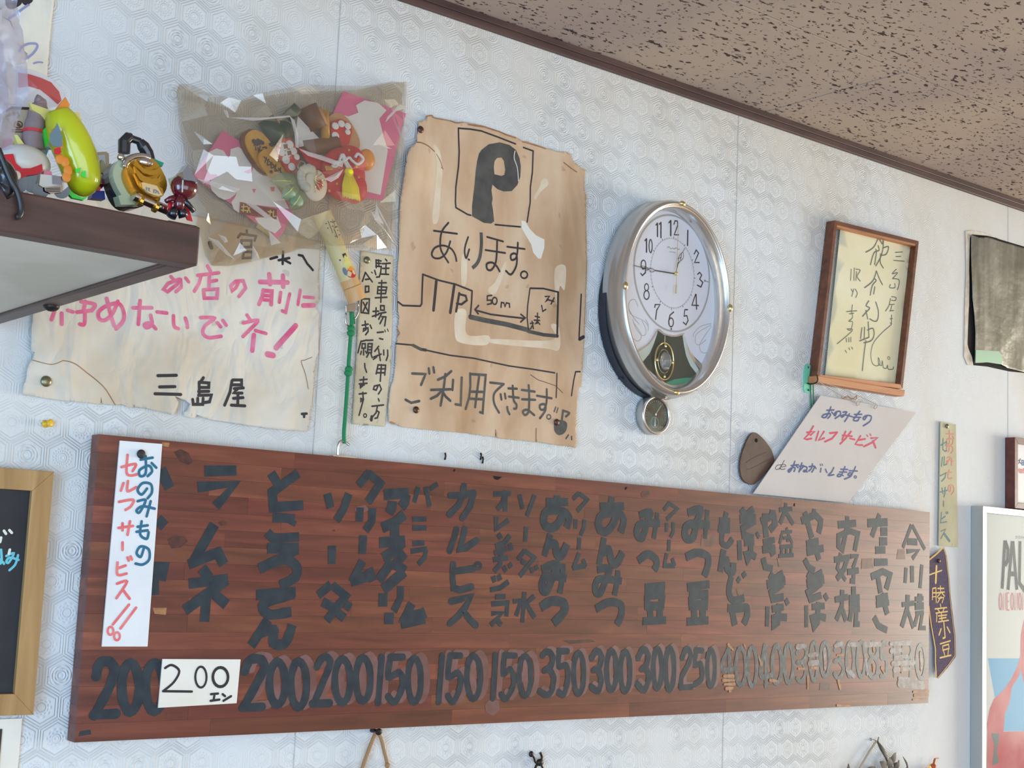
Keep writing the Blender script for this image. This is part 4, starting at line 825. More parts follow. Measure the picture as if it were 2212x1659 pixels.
G().tube([(hcx.x-.001, -.0185, hcx.z+.001), (hcx.x+.012, -.0185, hcx.z+.018)], .0005, 5).tube([(hcx.x-.002, -.0185, hcx.z-.020), (hcx.x-.002, -.0185, hcx.z-.004)], [.0018, .0003], 5).ell((hcx.x-.001, -.019, hcx.z+.001), (.0024, .0012, .0024), 10, 6).build('needle', m_ltgreen, hy)
v, f = cdt([(hcx.x+r0*.86*math.cos(2*PI*k/40), hcx.z+r0*.86*math.sin(2*PI*k/40)) for k in range(40)])
mesh('glass', [(q[0], -.0198, q[1]) for q in v], f, m_glass, hy)

# ================================================================ frames
def quadframe(t, corners, y, depth, width, mat, mats=None, names='frame_rail', inner=None):
    """four mitred rails; corners = outer TL,TR,BR,BL on the front plane (Vectors)"""
    cen = sum(corners, Vector())/4
    n = 4; ins = []
    for i in range(n):
        p = corners[i]; a = (corners[i-1]-p).normalized(); b = (corners[(i+1) % n]-p).normalized()
        ins.append(p+(a+b)*width/ max(.2, math.sqrt(1-(a.dot(b))**2)))
    for i in range(n):
        j = (i+1) % n
        fr = [corners[i], corners[j], ins[j], ins[i]]
        bk = [v+Vector((0, depth, 0)) for v in fr]
        G().prism(fr, bk).build(names, (mats[i] if mats else mat), t, bevel=.0006)
    return ins
# calligraphy frame
FY = -.022
cs = [pix(*B7(250,62), FY), pix(*B7(968,240), FY), pix(*B7(830,1500), FY), pix(*B7(95,1415), FY)]
fr = thing('calligraphy_frame', pix(1870, 670, FY/2), 'tilted brown wooden frame holding a yellowed brush calligraphy sheet, right of the clock', 'picture frame')
ins = quadframe(fr, cs, FY, .021, .009, m_frame, [m_frame, m_frame, m_framel, m_frame])
def surfF(x, z): return -.008
paper('sheet', B7, '300,105 925,290 800,1480 165,1400', m_callig, fr, surfF, y=-.008, step=.03)
fill('sheet_corner', B7, '690,190 895,260 895,285 700,225', m_cream, fr, -.008, lift=.0008)
e0, e1 = pix(*B7(100,1388), -.026), pix(*B7(850,1512), -.026)
G().prism([e0, e1, e1+Vector((-.003, 0, -.013)), e0+Vector((0, 0, -.013))], [v+Vector((0, .022, 0)) for v in (e0, e1, e1+Vector((-.003, 0, -.013)), e0+Vector((0, 0, -.013)))]).build('bottom_rail', m_framel, fr, bevel=.001)
a0, a1 = ins[0], ins[1]
G().prism([a0+Vector((0, .001, 0)), a1+Vector((0, .001, 0)), a1+Vector((0, .001, -.003)), a0+Vector((0, .001, -.003))], [v+Vector((0, .014, 0)) for v in (a0, a1, a1+Vector((0, 0, -.003)), a0+Vector((0, 0, -.003)))]).build('inner_lip', m_framel, fr)
letters('brush_character', B7, '620,215 590,280 560,310 515,335 / 622,215 640,240 655,265 662,238 / 620,280 628,318 590,335 570,380 555,442 / 600,310 605,340 590,440 / 665,240 660,310 640,380 600,452 / 660,300 708,288 690,350 648,362 / 642,350 638,420 664,470 / 605,495 585,560 555,600 505,638 / 607,498 630,560 657,612 / 588,562 603,578 570,620 553,702 / 592,630 582,692 / 540,750 518,792 548,812 515,850 488,882 / 515,832 532,905 / 600,760 622,840 615,910 590,925 550,905 / 482,980 470,1072 / 505,975 500,1080 / 463,1092 540,1062 / 535,930 542,1060 / 530,1000 575,985 585,1040 560,1090 498,1108 / 515,1090 500,1200 485,1345', m_pencil, fr, 2.4, -.0085)
letters('brush_character', B7, '765,337 827,333 / 770,372 812,370 / 753,405 842,412 / 775,480 740,520 785,510 742,562 / 745,560 797,570 795,620 783,655 / 725,610 718,637 762,637 762,602 / 735,715 772,722 765,747 732,745 / 725,730 712,790 683,838 / 718,782 757,780 / 737,790 725,832 / 718,837 752,832 / 735,870 733,940 / 722,905 742,900 / w1.6 722,940 732,952 650,1025 580,1110 558,1200 570,1280 605,1305 635,1285 622,1235 625,1290 650,1300 655,1262 665,1320 690,1325 700,1300 705,1332 745,1332 750,1312 / O 710,1238 10,12 w1.2 / 390,480 385,577 / 417,470 413,577 / 430,480 467,490 440,540 467,582 / 436,500 430,577 / 390,650 402,672 / 425,650 442,685 428,722 / 412,650 395,712 / 400,785 396,830 / 350,842 437,835 / 375,862 412,855 / w1.6 388,832 402,890 370,925 402,930 385,1000 355,990 400,1003 270,1117 / w2 348,1070 350,1100 / 370,1065 370,1102 / 387,1060 387,1100 / 340,1172 350,1192 / 370,1150 377,1167 / 395,1145 402,1162', m_pencil, fr, 1.8, -.0085)
# mint hook plate
hk = thing('wall_hook', pix(1747, 812, 0), 'mint-green plastic hook plate with black wire hook at the calligraphy frame corner', 'hook')
fill('plate', A6, '595,1300 610,1280 630,1285 638,1310 640,1470 620,1490 595,1485 585,1460', m_mint, hk, -.003, thick=.003, lift=0)
G().tube([pix(*A6(617,1305), -.004), pix(*A6(617,1305), -.0025)], .0022, 8).tube([pix(*A6(617,1468), -.004), pix(*A6(617,1468), -.0025)], .0022, 8).build('screw', m_wire, hk)
G().tube(catmull([tuple(pix(*A6(x, y), d)) for x, y, d in ((610,1420,-.003),(630,1425,-.012),(665,1420,-.024),(685,1400,-.028),(680,1360,-.028))], 5), .0014, 8).build('wire_hook', m_wire, hk, smooth=True)
gc = thing('green_string', pix(1750, 850, -.005), 'thin green doubled cord hanging from the mint hook behind the tilted card', 'cord')
g = G(); g.tube([pix(*A6(632,1430), -.004), pix(*A6(637,1600), -.003), pix(*A6(636,1640), -.003)], .0011, 6); g.tube([pix(*A6(652,1430), -.005), pix(*A6(657,1600), -.003), pix(*A6(656,1650), -.003)], .0011, 6)
g.build('strand', m_gcord, gc)
# tilted card on twine
tc = thing('drink_sign', pix(1800, 970, -.012), 'tilted grey-white card with blue and crimson self-service writing, hung on twine', 'sign')
fill('card', D6, '1015,180 2100,375 1325,1402 248,1297', m_greycard, tc, -.0135, thick=.0016, lift=0)
G().tube([pix(*D6(985,15), -.027), pix(*D6(1120,110), -.022), pix(*D6(1290,200), -.0165), pix(*D6(1430,270), -.0165)], .0007, 6).tube([pix(*D6(985,12), -.027), pix(*D6(1300,120), -.022), pix(*D6(1650,280), -.0165)], .0007, 6).build('twine', m_twinel, tc)
G().tube(catmull([tuple(pix(*D6(x, y), -.018)) for x, y in ((1255,190),(1265,215),(1320,185),(1360,225),(1400,205),(1425,185),(1410,225),(1330,200),(1275,215))], 4), .0008, 6).build('twine_knot', m_twine, tc)
for x, y in ((1440,275), (1640,310)):
    G().tube(catmull([tuple(pix(*D6(x+dx, y+dy), -.0165)) for dx, dy in ((12,-20),(18,0),(0,25),(-18,10),(-8,-12),(12,-20))], 4), .0006, 6).build('wire_loop', m_steel, tc)
letters('blue_character', D6, '1085,350 1167,345 / 1132,310 1105,380 1070,430 1030,425 1055,398 1120,388 1125,410 1095,442 / 1140,368 1160,392 / 1197,378 1182,410 1168,402 1190,370 1235,362 1238,400 1180,442 / 1270,372 1312,370 1265,425 1248,415 1290,402 1372,422 / 1342,390 1320,430 1288,478 / 1462,360 1415,420 1388,462 1435,468 1452,440 / 1400,397 1483,395 / 1385,428 1472,430 / 1540,420 1512,457 1498,438 1535,410 1590,418 1575,475 1500,527 / 680,980 762,968 / 722,930 690,1010 658,1052 648,1032 700,1000 725,1010 712,1045 / 740,985 757,1002 / 802,948 768,1052 / 770,987 822,982 770,1042 / 822,985 860,1000 845,1045 820,1045 835,1030 862,1052 / 885,992 942,985 935,1020 915,1052 / 922,960 910,1010 880,1042 / 950,990 962,1012 / w2 1010,962 1017,980 / w2 1030,960 1037,975 / 1020,1010 1012,1052 / 1070,1020 1087,1058 / 1165,1000 1140,1050 1103,1090 1165,1082 / 1245,1020 1322,1022 / 1230,1052 1312,1052 / 1292,990 1265,1060 1240,1100 1205,1100 1225,1075 1272,1092 / 1340,1037 1432,1040 / 1412,990 1380,1060 1345,1092 1325,1080 1350,1060 1372,1075 1350,1105 1288,1132 / O 1410,1108 13,13 w2', m_blue, tc, 3, -.0137)
letters('crimson_character', D6, '858,602 952,590 900,632 / 932,530 880,620 830,672 860,682 912,670 / 992,590 960,692 / 1055,590 990,692 1057,665 / 1120,610 1205,600 / 1205,600 1145,672 1063,707 / 1265,635 1372,645 / 1300,590 1260,682 / 1362,590 1300,670 1238,732 / 1350,670 1402,682 / 1470,640 1410,735 1450,745 1492,745 / 1440,690 1522,675 / w2.4 1540,630 1552,647 / w2.4 1577,618 1588,637 / 1590,667 1667,660 1595,720 1508,762 / w5 1612,700 1640,772', m_crim, tc, 3.6, -.0137, smooth=False)
letters('black_character', D6, '602,918 548,1022 / 575,968 525,975 502,1000 505,1020 530,1020 560,1000 / 560,995 618,985 605,965 575,970 558,1000 570,1022 612,1015', m_inkgreyd, tc, 1.2, -.0137)
# leather tag
lt = thing('leather_tag', pix(1635, 990, -.004), 'dark brown pick-shaped leather tag on the wallpaper left of the tilted card', 'tag')
fill('tag', D6, '240,605 290,610 350,660 410,730 460,810 487,900 480,945 430,1020 330,1130 260,1190 215,1190 160,1165 120,1115 102,1030 102,940 125,830 150,760 190,670', m_leather, lt, -.008, thick=.004, lift=0, smooth=True).modifiers.new('b', 'BEVEL').width = .0006
ink('embossed_mark', D6, '165,945 250,890 400,825 / 170,1020 230,1010 430,905', m_inkgreyd, lt, 1.0, -.008)
G().ell(pix(*D6(285,692), -.0082), (.0038, .0012, .0038), 14, 8).build('eyelet', m_dark, lt, smooth=True)
# right strip
rs = thing('sign_strip', pix(2045, 1050, -.003), 'narrow olive-cream strip with faded teal and red drinks writing, right of the board', 'sign')
qcard('card', B4, '342,145 497,175 518,1430 322,1415', m_strip2, -.0055, .002, rs)
letters('teal_character', B4, '343,387 402,350 395,392 / 365,320 363,430 385,450 407,440 / 360,510 350,602 / 380,505 375,592 407,580 / 335,702 397,670 385,720 350,757 / 333,867 407,850 / 355,825 365,882 / 387,820 387,870 375,917 / 370,960 370,1012 / 350,1075 340,1182 402,1170 / 350,1142 387,1115 / 395,1072 401,1090 / 410,1068 415,1085 / 345,1267 392,1245 345,1342 / w6 378,1295 430,1365', m_tealold, rs, 2.8, -.0056, smooth=False)
letters('red_character', B4, '393,270 477,275 / 430,235 430,370 408,365 410,325 460,325 465,365 445,387 / 463,295 477,320 / 430,410 425,452 405,442 410,400 455,400 467,440 445,472 / 405,517 440,510 410,572 405,552 435,540 467,550 / 455,520 450,592 / 430,640 415,702 432,732 457,720 / 405,667 452,665 / 445,810 440,862 420,842 430,800 465,800 477,850 453,892', m_redold, rs, 2.4, -.0056)
tack(pix(*B4(405,192), -.0075), m_tackg, .0052, 'small brass thumbtack at the top of the olive-cream strip')
# pennant
def surfN(x, z): return -(.006+.003*math.sin((z-1.3)*22))
pn = thing('pennant', pix(2035, 1330, -.006), 'purple felt pennant with yellow characters tucked behind the board right end', 'pennant')
B5o = '250,75 272,135 300,300 325,560 335,700 332,855 290,915 205,1015 192,1000 188,850 190,800 172,640 150,460 140,170'
paper('felt', B5, B5o, m_purple, pn, surfN, thick=.0015)
ink('edging', B5, 'w4 152,165 205,120 250,75 / w2.2 252,80 272,135 300,300 323,560 333,700 330,852 288,912 205,1012 / w4 160,500 172,640 192,800 190,900 197,1005', m_yedge, pn, 3, -.006, lambda x, z: surfN(x, z)-.0006, smooth=False)
letters('gold_character', B5, 'w3 160,272 247,240 / w6 208,210 208,328 / 187,370 185,450 / 210,365 213,470 / 187,370 210,365 / 190,402 210,400 / w2 190,430 210,428 / 223,370 267,370 / 215,402 272,395 / 242,352 245,400 / 245,400 220,432 / 252,400 272,425 / 228,440 267,435 255,472 / 247,428 223,472 / 242,483 245,502 / 203,517 287,507 / 220,515 235,540 / 270,510 258,537 / 208,547 292,535 / 215,547 210,607 / w3.4 247,545 250,600 / 225,567 285,560 / 232,587 280,578 / 223,610 297,598 / w4 262,613 265,720 250,727 / w4 240,660 223,702 / w4 285,648 302,685 / 228,767 302,745 / 245,782 245,812 290,800 288,770 245,782 / 250,820 257,847 / 285,810 280,842 / w3.4 223,867 302,848', m_yel, pn, 3, -.006, lambda x, z: surfN(x, z)-.0006, smooth=False)
q = pix(*B5(222,172), -.008); q.y = surfN(q.x, q.z)-.0025; tack(q, m_tack, .0045, 'dark thumbtack near the tip of the purple pennant')
# silver poster frame
SY = -.03
s0 = pix(2123.6, 1093, SY); s0b = pix(*B5(530,1300), SY)
zb = .72; xr = s0.x+.62
sf = thing('framed_concert_poster', (s0.x+.3, SY/2, zb), 'large silver-framed concert poster with tall black lettering at the right edge', 'picture frame')
cs = [Vector((s0.x, SY, s0.z)), Vector((xr, SY, s0.z)), Vector((xr, SY, zb)), Vector((s0.x, SY, zb))]
ins = quadframe(sf, cs, SY, .029, .014, m_alu)
PYY = -.018
pst = G().box(s0.x+.01, xr-.01, PYY, -.004, zb+.01, s0.z-.01).build('poster', m_poster, sf)
def R5(name, s, mat, lift): return fill(name, B5, s, mat, pst, PYY, lift=lift)
R5('blue_field', '578,872 1150,872 1150,1395 672,1395 ', m_pblue, .0002)
R5('red_figure', '838,590 815,700 812,850 790,930 745,1020 690,1100 620,1165 590,1240 572,1340 575,1400 690,1400 700,1270 730,1200 750,1080 800,1000 815,950 850,1120 1150,1100 1150,520', m_pred, .0004)
R5('red_ground', '575,1400 1150,1390 1150,2300 560,2300', m_pred, .0003)
R5('grey_shape', '600,1410 660,1410 650,1490 640,1540 655,1620 610,1640 625,1500', m_pgrn, .0006)
letters('black_letter', B5, '700,25 680,372 / 702,28 722,90 718,170 700,205 / 752,30 722,380 / 757,30 785,380 / 738,265 778,265 / 808,30 803,330 835,378 860,330 862,30 / 892,30 888,375 940,372', m_pblk, pst, 11, PYY, smooth=False, roundc=False, lift=.0004)
letters('red_letter', B5, 'O 668,463 9,58 / 688,525 688,402 705,525 705,402 / 730,402 716,402 716,525 732,525 / 716,462 728,462 / O 752,463 9,58 / 772,525 772,402 789,525 789,402 / O 808,463 9,58 / 826,525 826,402 843,525 843,402 / 868,402 854,402 854,525 870,525 / 854,462 866,462', m_pred, pst, 3.6, PYY, smooth=False, roundc=False, lift=.0004)
ink('small_print', B4, '1105,1320 1118,1318 1118,1332 1105,1340 / 1132,1318 1132,1340 / 1142,1318 1150,1318 1150,1340 1142,1340 / 1162,1340 1168,1318 1174,1340 / 1184,1340 1184,1318 1194,1340', m_pgrn, pst, 1.6, PYY, smooth=False, lift=.0004)
G().box(s0.x+.012, xr-.012, -.0225, -.022, zb+.012, s0.z-.012).build('glazing', film('wrinkled_clear_sheet', (250, 250, 250), .004, .12, .05, (232, 236, 236), .0, fk=.10), sf)  # diffuse haze in the film stands in for a pale reflected wash
# brown frame far right
t0 = pix(*B4(1100,305), -.025); t1 = pix(*B4(1060,1018), -.025)
cs = [Vector((t0.x, -.025, t0.z)), Vector((t0.x+.36, -.025, t0.z)), Vector((t0.x+.36, -.025, t1.z-.002)), Vector((t0.x, -.025, t1.z-.002))]
bf = thing('framed_notice', (t0.x+.18, -.012, t1.z), 'reddish-brown frame with a white sheet of blue and red writing, upper right edge', 'picture frame')
quadframe(bf, cs, -.025, .024, .013, m_frdark)
G().box(t0.x+.01, t0.x+.35, -.017, -.004, t1.z+.008, t0.z-.008).build('sheet', m_white, bf)
letters('blue_character', B4, '1138,545 1155,535 / 1158,525 1140,575 / 1150,560 1165,575 / 1172,540 1172,590 / 1172,545 1190,545 1190,590 1172,590 / 1172,568 1190,568 / 1205,545 1230,545 1215,590 / 1240,540 1240,590', m_blue, bf, 2.2, -.0172, smooth=False)
letters('red_character', B4, '1135,640 1155,635 / 1140,655 1155,650 / 1145,625 1150,670 / 1162,635 1162,670 1175,670 1175,635 1162,635 / 1182,640 1200,640 / 1190,625 1188,672 / 1210,640 1235,640 1235,675', m_red, bf, 2.2, -.0172, smooth=False)
# metal sheet over hole
ms = thing('metal_patch', pix(2160, 650, -.003), 'dull metal sheet patching a hole in the plaster, upper right edge', 'patch')
def surfM(x, z): return -(.006+.0025*noise.noise((x*22, z*9, 2)))
fill('hole', A6, '1765,340 1850,350 1905,352 1980,385 2163,440 2400,495 2400,1390 2163,1345 2060,1335 1900,1300 1800,1290 1760,1180 1770,900 1760,600', m_dark, ms, -.001, lift=0, thick=.0008)  # dark sheet laid on the uncut wall, painting the shade of a hole
fill('torn_edge', A6, '1745,330 1790,325 1900,345 1985,382 1900,362 1790,352 1775,380 1770,600 1772,700 1770,860 1750,1100 1765,1170 1790,1230 1800,1290 1760,1290 1735,1230 1740,900 1750,600', m_torn, ms, -.002, lift=0, thick=.001)
paper('metal_sheet', A6, '1785,355 1840,375 1905,372 1985,400 2163,448 2420,505 2420,1375 2163,1340 2050,1310 2000,1285 1900,1270 1812,1275 1815,1050 1808,940 1790,800 1785,600', m_foil, ms, surfM, y=-.006)
fill('green_strip', A6, '1815,1180 1980,1190 2005,1220 2000,1285 1900,1270 1813,1272', m_foilg, ms, -.008, lift=.001, thick=.0008)

# ================================================================ blackboard + lower notice
bbc = [pix(120,1019,-.02), pix(69.5,1544,-.02)]; bxr = (bbc[0].x+bbc[1].x)/2
bb = thing('blackboard', (bxr-.2, -.01, bbc[1].z), 'black chalkboard in a pale oak frame with cyan chalk writing, left edge', 'blackboard')
cs = [Vector((bxr-.5, -.02, bbc[0].z)), Vector((bxr, -.02, bbc[0].z)), Vector((bxr, -.02, bbc[1].z)), Vector((bxr-.5, -.02, bbc[1].z))]
quadframe(bb, cs, -.02, .018, .026, m_bbframe)
G().box(bxr-.49, bxr-.01, -.013, -.003, bbc[1].z+.01, bbc[0].z-.01).build('writing_surface', m_bb, bb)
ink('white_chalk', B3, '0,500 5,478 / 20,443 30,458 / 48,440 60,453 / 45,560 50,540', m_chalkw, bb, 3.4, -.013)
ink('cyan_chalk', B3, '-15,590 8,588 / 5,540 8,600 -5,612 -10,600 12,602 20,612 / 32,572 70,558 45,605 32,600 50,580 95,592 / 92,568 78,615 48,645', m_chalkc, bb, 3.0, -.013)
ln = thing('lower_notice', pix(15, 1610, -.003), 'cream notice with a black panel partly seen below the blackboard', 'notice')
q0, q1 = pix(48, 1552, -.004), pix(-10, 1552, -.004)
G().box(q1.x-.2, q0.x, -.004, -.001, q0.z-.3, q0.z).build('sheet', m_cream, ln)
q2 = pix(5, 1575, -.006)
G().box(q2.x-.2, q2.x, -.006, -.004, q2.z-.24, q2.z).build('black_panel', m_inkgreyd, ln)

# ================================================================ bottom things: rope, wire hook, dried flowers
rp = thing('hanging_rope', pix(815, 1585, -.012), 'loop of hemp twine on a nail under the menu board bottom edge', 'rope')
g = G()
k0 = pix(*D5(325,88), -.014)
g.tube(catmull([tuple(k0), tuple(pix(*D5(290,160), -.011)), tuple(pix(*D5(225,330), -.009)), tuple(pix(*D5(180,470), -.008)), tuple(pix(*D5(130,640), -.008))], 5), .0028, 8)
g.tube(catmull([tuple(k0), tuple(pix(*D5(365,150), -.011)), tuple(pix(*D5(400,290), -.009)), tuple(pix(*D5(425,400), -.008)), tuple(pix(*D5(440,640), -.008))], 5), .0026, 8)
g.ell(pix(*D5(428,410), -.01), (.004, .004, .004), 8, 6)
g.build('twine', m_twine, rp, smooth=True)
G().tube([k0+Vector((0, .013, 0)), k0+Vector((0, -.006, 0))], .0032, 10).ell(k0+Vector((0, -.006, 0)), (.006, .002, .005), 12, 6).build('nail', m_wire, rp, smooth=True)
wh = thing('wire_hook', pix(1160, 1645, -.006), 'small twisted black wire hook on the wallpaper below the board centre', 'hook')
g = G().tube(catmull([tuple(pix(*D5(x, y), -.006)) for x, y in ((1890,292),(1905,330),(1895,370),(1870,390),(1850,420),(1830,470))], 4), .0020, 8)
g.tube(catmull([tuple(pix(*D5(x, y), -.008)) for x, y in ((1805,310),(1830,340),(1845,385),(1880,390),(1905,420),(1925,470))], 4), .0018, 8)
g.ell(pix(*D5(1803,305), -.006), (.0045, .003, .005), 10, 6); g.ell(pix(*D5(1885,385), -.008), (.007, .004, .006), 10, 6)
g.build('wire', m_wire, wh, smooth=True)
df = thing('dried_flower_bunch', pix(1930, 1690, -.01), 'bunch of dried grey leaves and a red bud hanging below the board right end', 'dried flowers')
def leafmesh(g, base, tip, w, bend=.004):
    base, tip = Vector(base), Vector(tip); t = tip-base; s = t.cross(Vector((0, 1, 0))).normalized(); n = 6; v = []; f = []
    for i in range(n+1):
        u = i/n; c = base+t*u+Vector((0, -bend*math.sin(PI*u), 0)); ww = w*math.sin(PI*min(1, .12+u*.88))**.8
        v += [c-s*ww, c+Vector((0, -.0012, 0)), c+s*ww]
    for i in range(n):
        a = i*3; f += [(a, a+1, a+4, a+3), (a+1, a+2, a+5, a+4)]
    g.add(v, f)
m_dleaf = mk('dried_grey_leaf', (84, 78, 72), .7, col2=(120, 112, 104), sc=50); m_bud = mk('dried_red_bud', (168, 20, 40), .5, col2=(226, 150, 40), sc=30); m_straw = mk('yellow_petal', (226, 176, 50), .6)
for (a, b, w_) in (((1010,600),(850,300),.0035), ((1040,640),(1140,485),.008), ((1020,700),(1050,560),.010), ((990,760),(885,625),.009), ((1100,780),(1190,600),.006), ((1330,760),(1250,545),.003), ((1170,760),(1100,650),.010), ((340,800),(385,660),.005), ((820,760),(690,725),.006), ((1250,800),(1330,700),.006), ((1050,860),(1060,680),.012), ((700,900),(800,730),.008), ((900,900),(1010,760),.012), ((1200,950),(1180,760),.012), ((1400,950),(1350,780),.01), ((500,1000),(480,820),.008), ((1600,1000),(1560,830),.01), ((760,1100),(840,900),.014), ((1080,1150),(1060,900),.014), ((1400,1150),(1420,930),.012)):
    g = G(); leafmesh(g, pix(*B6(*a), -.012-random.random()*.01), pix(*B6(*b), -.012-random.random()*.012), w_); g.build('dried_leaf', m_dleaf, df, smooth=True)
G().tube([pix(*B6(870,240), -.008), pix(*B6(855,300), -.010)], .0010, 6).tube(catmull([tuple(pix(*B6(x, y), -.012)) for x, y in ((850,300),(900,420),(1000,600),(1050,800),(1060,1150))], 4), .0022, 6).build('main_stem', m_dleaf, df)
g = G().tube(catmull([tuple(pix(*B6(x, y), -.014)) for x, y in ((1825,575),(1770,585),(1745,680),(1730,780),(1700,950),(1500,1100))], 5), [.0009]*5+[.0022]*5+[.0060]*5+[.0060]*5+[.002]*6, 8); g.build('red_bud', m_bud, df, smooth=True)
g = G(); leafmesh(g, pix(*B6(1640,800), -.014), pix(*B6(1680,670), -.016), .007); leafmesh(g, pix(*B6(1600,850), -.012), pix(*B6(1620,720), -.013), .006); g.build('yellow_petal', m_straw, df, smooth=True)
G().tube([pix(*B6(1450,1200), -.01), pix(*B6(1700,900), -.012)], .0015, 6).build('side_stem', m_dleaf, df)
dt = thing('flower_twine', pix(1880, 1630, -.01), 'pale flat twine tied from wire hook, beside the dried flowers', 'twine')
G().tube([pix(*B6(835,300), -.010), pix(*B6(720,470), -.012), pix(*B6(570,730), -.013), pix(*B6(480,900), -.014)], .0022, 8).build('tape', m_twinel, dt)
G().tube(catmull([tuple(pix(*B6(x, y), d)) for x, y, d in ((750,275,0.001),(765,270,-.006),(800,282,-.008),(850,305,-.010))], 4), .0010, 6).ell(pix(*B6(750,272), -.001), (.003, .002, .003), 8, 6).build('nail', m_steel, dt)

# ================================================================ green cord, clip, hook on board
gd = thing('knotted_green_string', pix(755, 800, -.012), 'knotted green cord strung from the bamboo stick down to the board hook', 'cord')
def CDp(s, d): return [tuple(pix(*B2(*map(float, t.split(','))), d)) for t in s.split()]
G().tube(catmull(CDp('352,690 355,760 350,830 340,960 333,1070 325,1200 315,1340 305,1470 308,1535', -.016), 4), .0030, 10).build('cord', m_gcord, gd, smooth=True)
for x, y in ((352,800), (350,830), (337,1060), (332,1085)):
    G().ell(pix(*B2(x, y), -.017), (.0065, .005, .0052), 12, 8).build('knot', m_gcord, gd, smooth=True)
G().tube(CDp('360,680 366,730 372,770', -.014), .0018, 8).tube(CDp('325,1075 322,1100', -.014), .002, 6).build('loose_end', m_gcord, gd)
cl = thing('clip', pix(758, 668, -.01), 'small bright steel clip gripping the cord end below the bamboo stick', 'clip')
G().prism([pix(*B2(*q), -.028) for q in ((315,650),(380,635),(385,690),(318,695))], [pix(*B2(*q), -.004) for q in ((315,650),(380,635),(385,690),(318,695))]).build('body', m_steel, cl, bevel=.001)
G().tube(catmull(CDp('385,640 400,650 395,700 375,740', -.018), 4), .0012, 8).tube(catmull(CDp('318,700 316,760 335,785 350,775', -.012), 4), .0014, 8).build('wire_arm', m_steel, cl, smooth=True)
sh = thing('s_hook', pix(742, 965, -.015), 'small steel hook on top edge of the menu board holding the green cord', 'hook')
bt = pix(*B2(265,1590), -.016); bt.z = bz1+.0015
G().tube(catmull([tuple(bt), tuple(pix(*B2(268,1545), -.016)), tuple(pix(*B2(285,1520), -.016)), tuple(pix(*B2(305,1525), -.016)), tuple(pix(*B2(325,1535), -.018)), tuple(pix(*B2(342,1548), -.02))], 5), .0018, 8).build('wire', m_steel, sh, smooth=True)
b1 = pix(*B2(225,1592), -.016); b2 = pix(*B2(370,1608), -.016)
G().box(b1.x, b2.x, -.022, -.010, bz1+.0001, bz1+.002).build('base_plate', m_steel, sh)

# ================================================================ bamboo stick
ba, bc_ = pix(*B2(165,60), -.022), pix(*B2(390,620), -.028)
bs = thing('bamboo_stick', bc_, 'printed bamboo tube with a lucky picture, hanging under the cellophane bag', 'bamboo stick')
d = (bc_-ba); n_ = d.normalized(); rr = .0135
G().tube([ba, ba+d*.76], rr, 24).build('printed_sleeve', m_bamskin, bs, smooth=False)
G().tube([ba+d*.755, ba+d*.84], rr*1.03, 24).build('bare_band', m_bamboo, bs)
G().tube([ba+d*.842, ba+d*.85, ba+d], [rr*.97, rr*1.06, rr*1.04], 24).build('bamboo_end', m_bamboo, bs)
side = n_.cross(Vector((0, 1, 0))).normalized()
def onstick(u, s, r=rr+.0002):
    a = s/rr; c = ba+d*u; nn = Vector((0, -1, 0)); nn = (nn-n_*nn.dot(n_)).normalized()
    return c+nn*r*math.cos(a)+side*r*math.sin(a)
def patch(name, u0, s0, ru, rs_, mat, r=rr+.0002, n=18):
    v = [onstick(u0, s0, r)]
    for k in range(n):
        t = 2*PI*k/n; v.append(onstick(u0+ru*math.sin(t), s0+rs_*math.cos(t), r))
    mesh(name, v, [(0, 1+k, 1+(k+1) % n) for k in range(n)], mat, bs)
patch('red_print', .70, .001, .055, .009, m_redp); patch('gold_print', .60, .0, .05, .0065, m_ltyellow, rr+.0004); patch('gold_print', .535, .001, .035, .004, m_ltyellow, rr+.0004); patch('dark_print', .66, -.0085, .045, .003, m_toyb, rr+.0006)
patch('orange_print', .655, .002, .022, .005, m_orange, rr+.0007)
g = G()
for (u, s, du, ds) in ((.50, 0, .02, .003), (.16, -.004, .06, .0005), (.12, -.004, .006, .005), (.17, -.004, .006, .005), (.15, .004, .05, .0005), (.13, .005, .006, .004), (.19, .005, .006, .004), (.25, 0, .05, .0006), (.23, .001, .006, .006), (.28, .002, .006, .005), (.53, -.009, .008, .001)):
    v = [onstick(u-du, s-ds, rr+.0006), onstick(u-du, s+ds, rr+.0006), onstick(u+du, s+ds, rr+.0006), onstick(u+du, s-ds, rr+.0006)]; g.add(v, [(0, 1, 2, 3)])
g.build('black_characters', m_inkgreyd, bs)

# ================================================================ cellophane bag and its contents
bagout = pts(A2, '130,195 150,130 205,160 330,250 450,290 535,325 640,275 800,240 950,215 1100,195 1350,190 1580,185 1700,160 1840,130 2008,112 2005,200 1990,400 1980,480 1950,620 1930,750 1900,900 1892,1100 1890,1300 1880,1500 1780,1490 1680,1510 1530,1480 1300,1490 1130,1480 1000,1530 850,1560 680,1605 550,1625 420,1620 360,1540 330,1400 290,1280 300,1220 230,1100 215,900 200,700 170,560 150,450')
def bagpoly(y): return [(pix(a, b, y).x, pix(a, b, y).z) for a, b in bagout]
po = bagpoly(-.03); rnd = random.Random(11)
xs = [p[0] for p in po]; zs = [p[1] for p in po]; cxm, czm = (min(xs)+max(xs))/2, (min(zs)+max(zs))/2; hx, hz_ = (max(xs)-min(xs))/2, (max(zs)-min(zs))/2
inner = []
while len(inner) < 120:
    x, z = rnd.uniform(min(xs), max(xs)), rnd.uniform(min(zs), max(zs))
    if inside(x, z, po) and all(math.dist((x, z), q) > .013 for q in inner) and all(math.dist((x, z), q) > .006 for q in po): inner.append((x, z))
bag = thing('cellophane_bag', (cxm, -.02, max(zs)), 'large clear aged cellophane bag of lucky ornaments hung on the wall', 'bag')
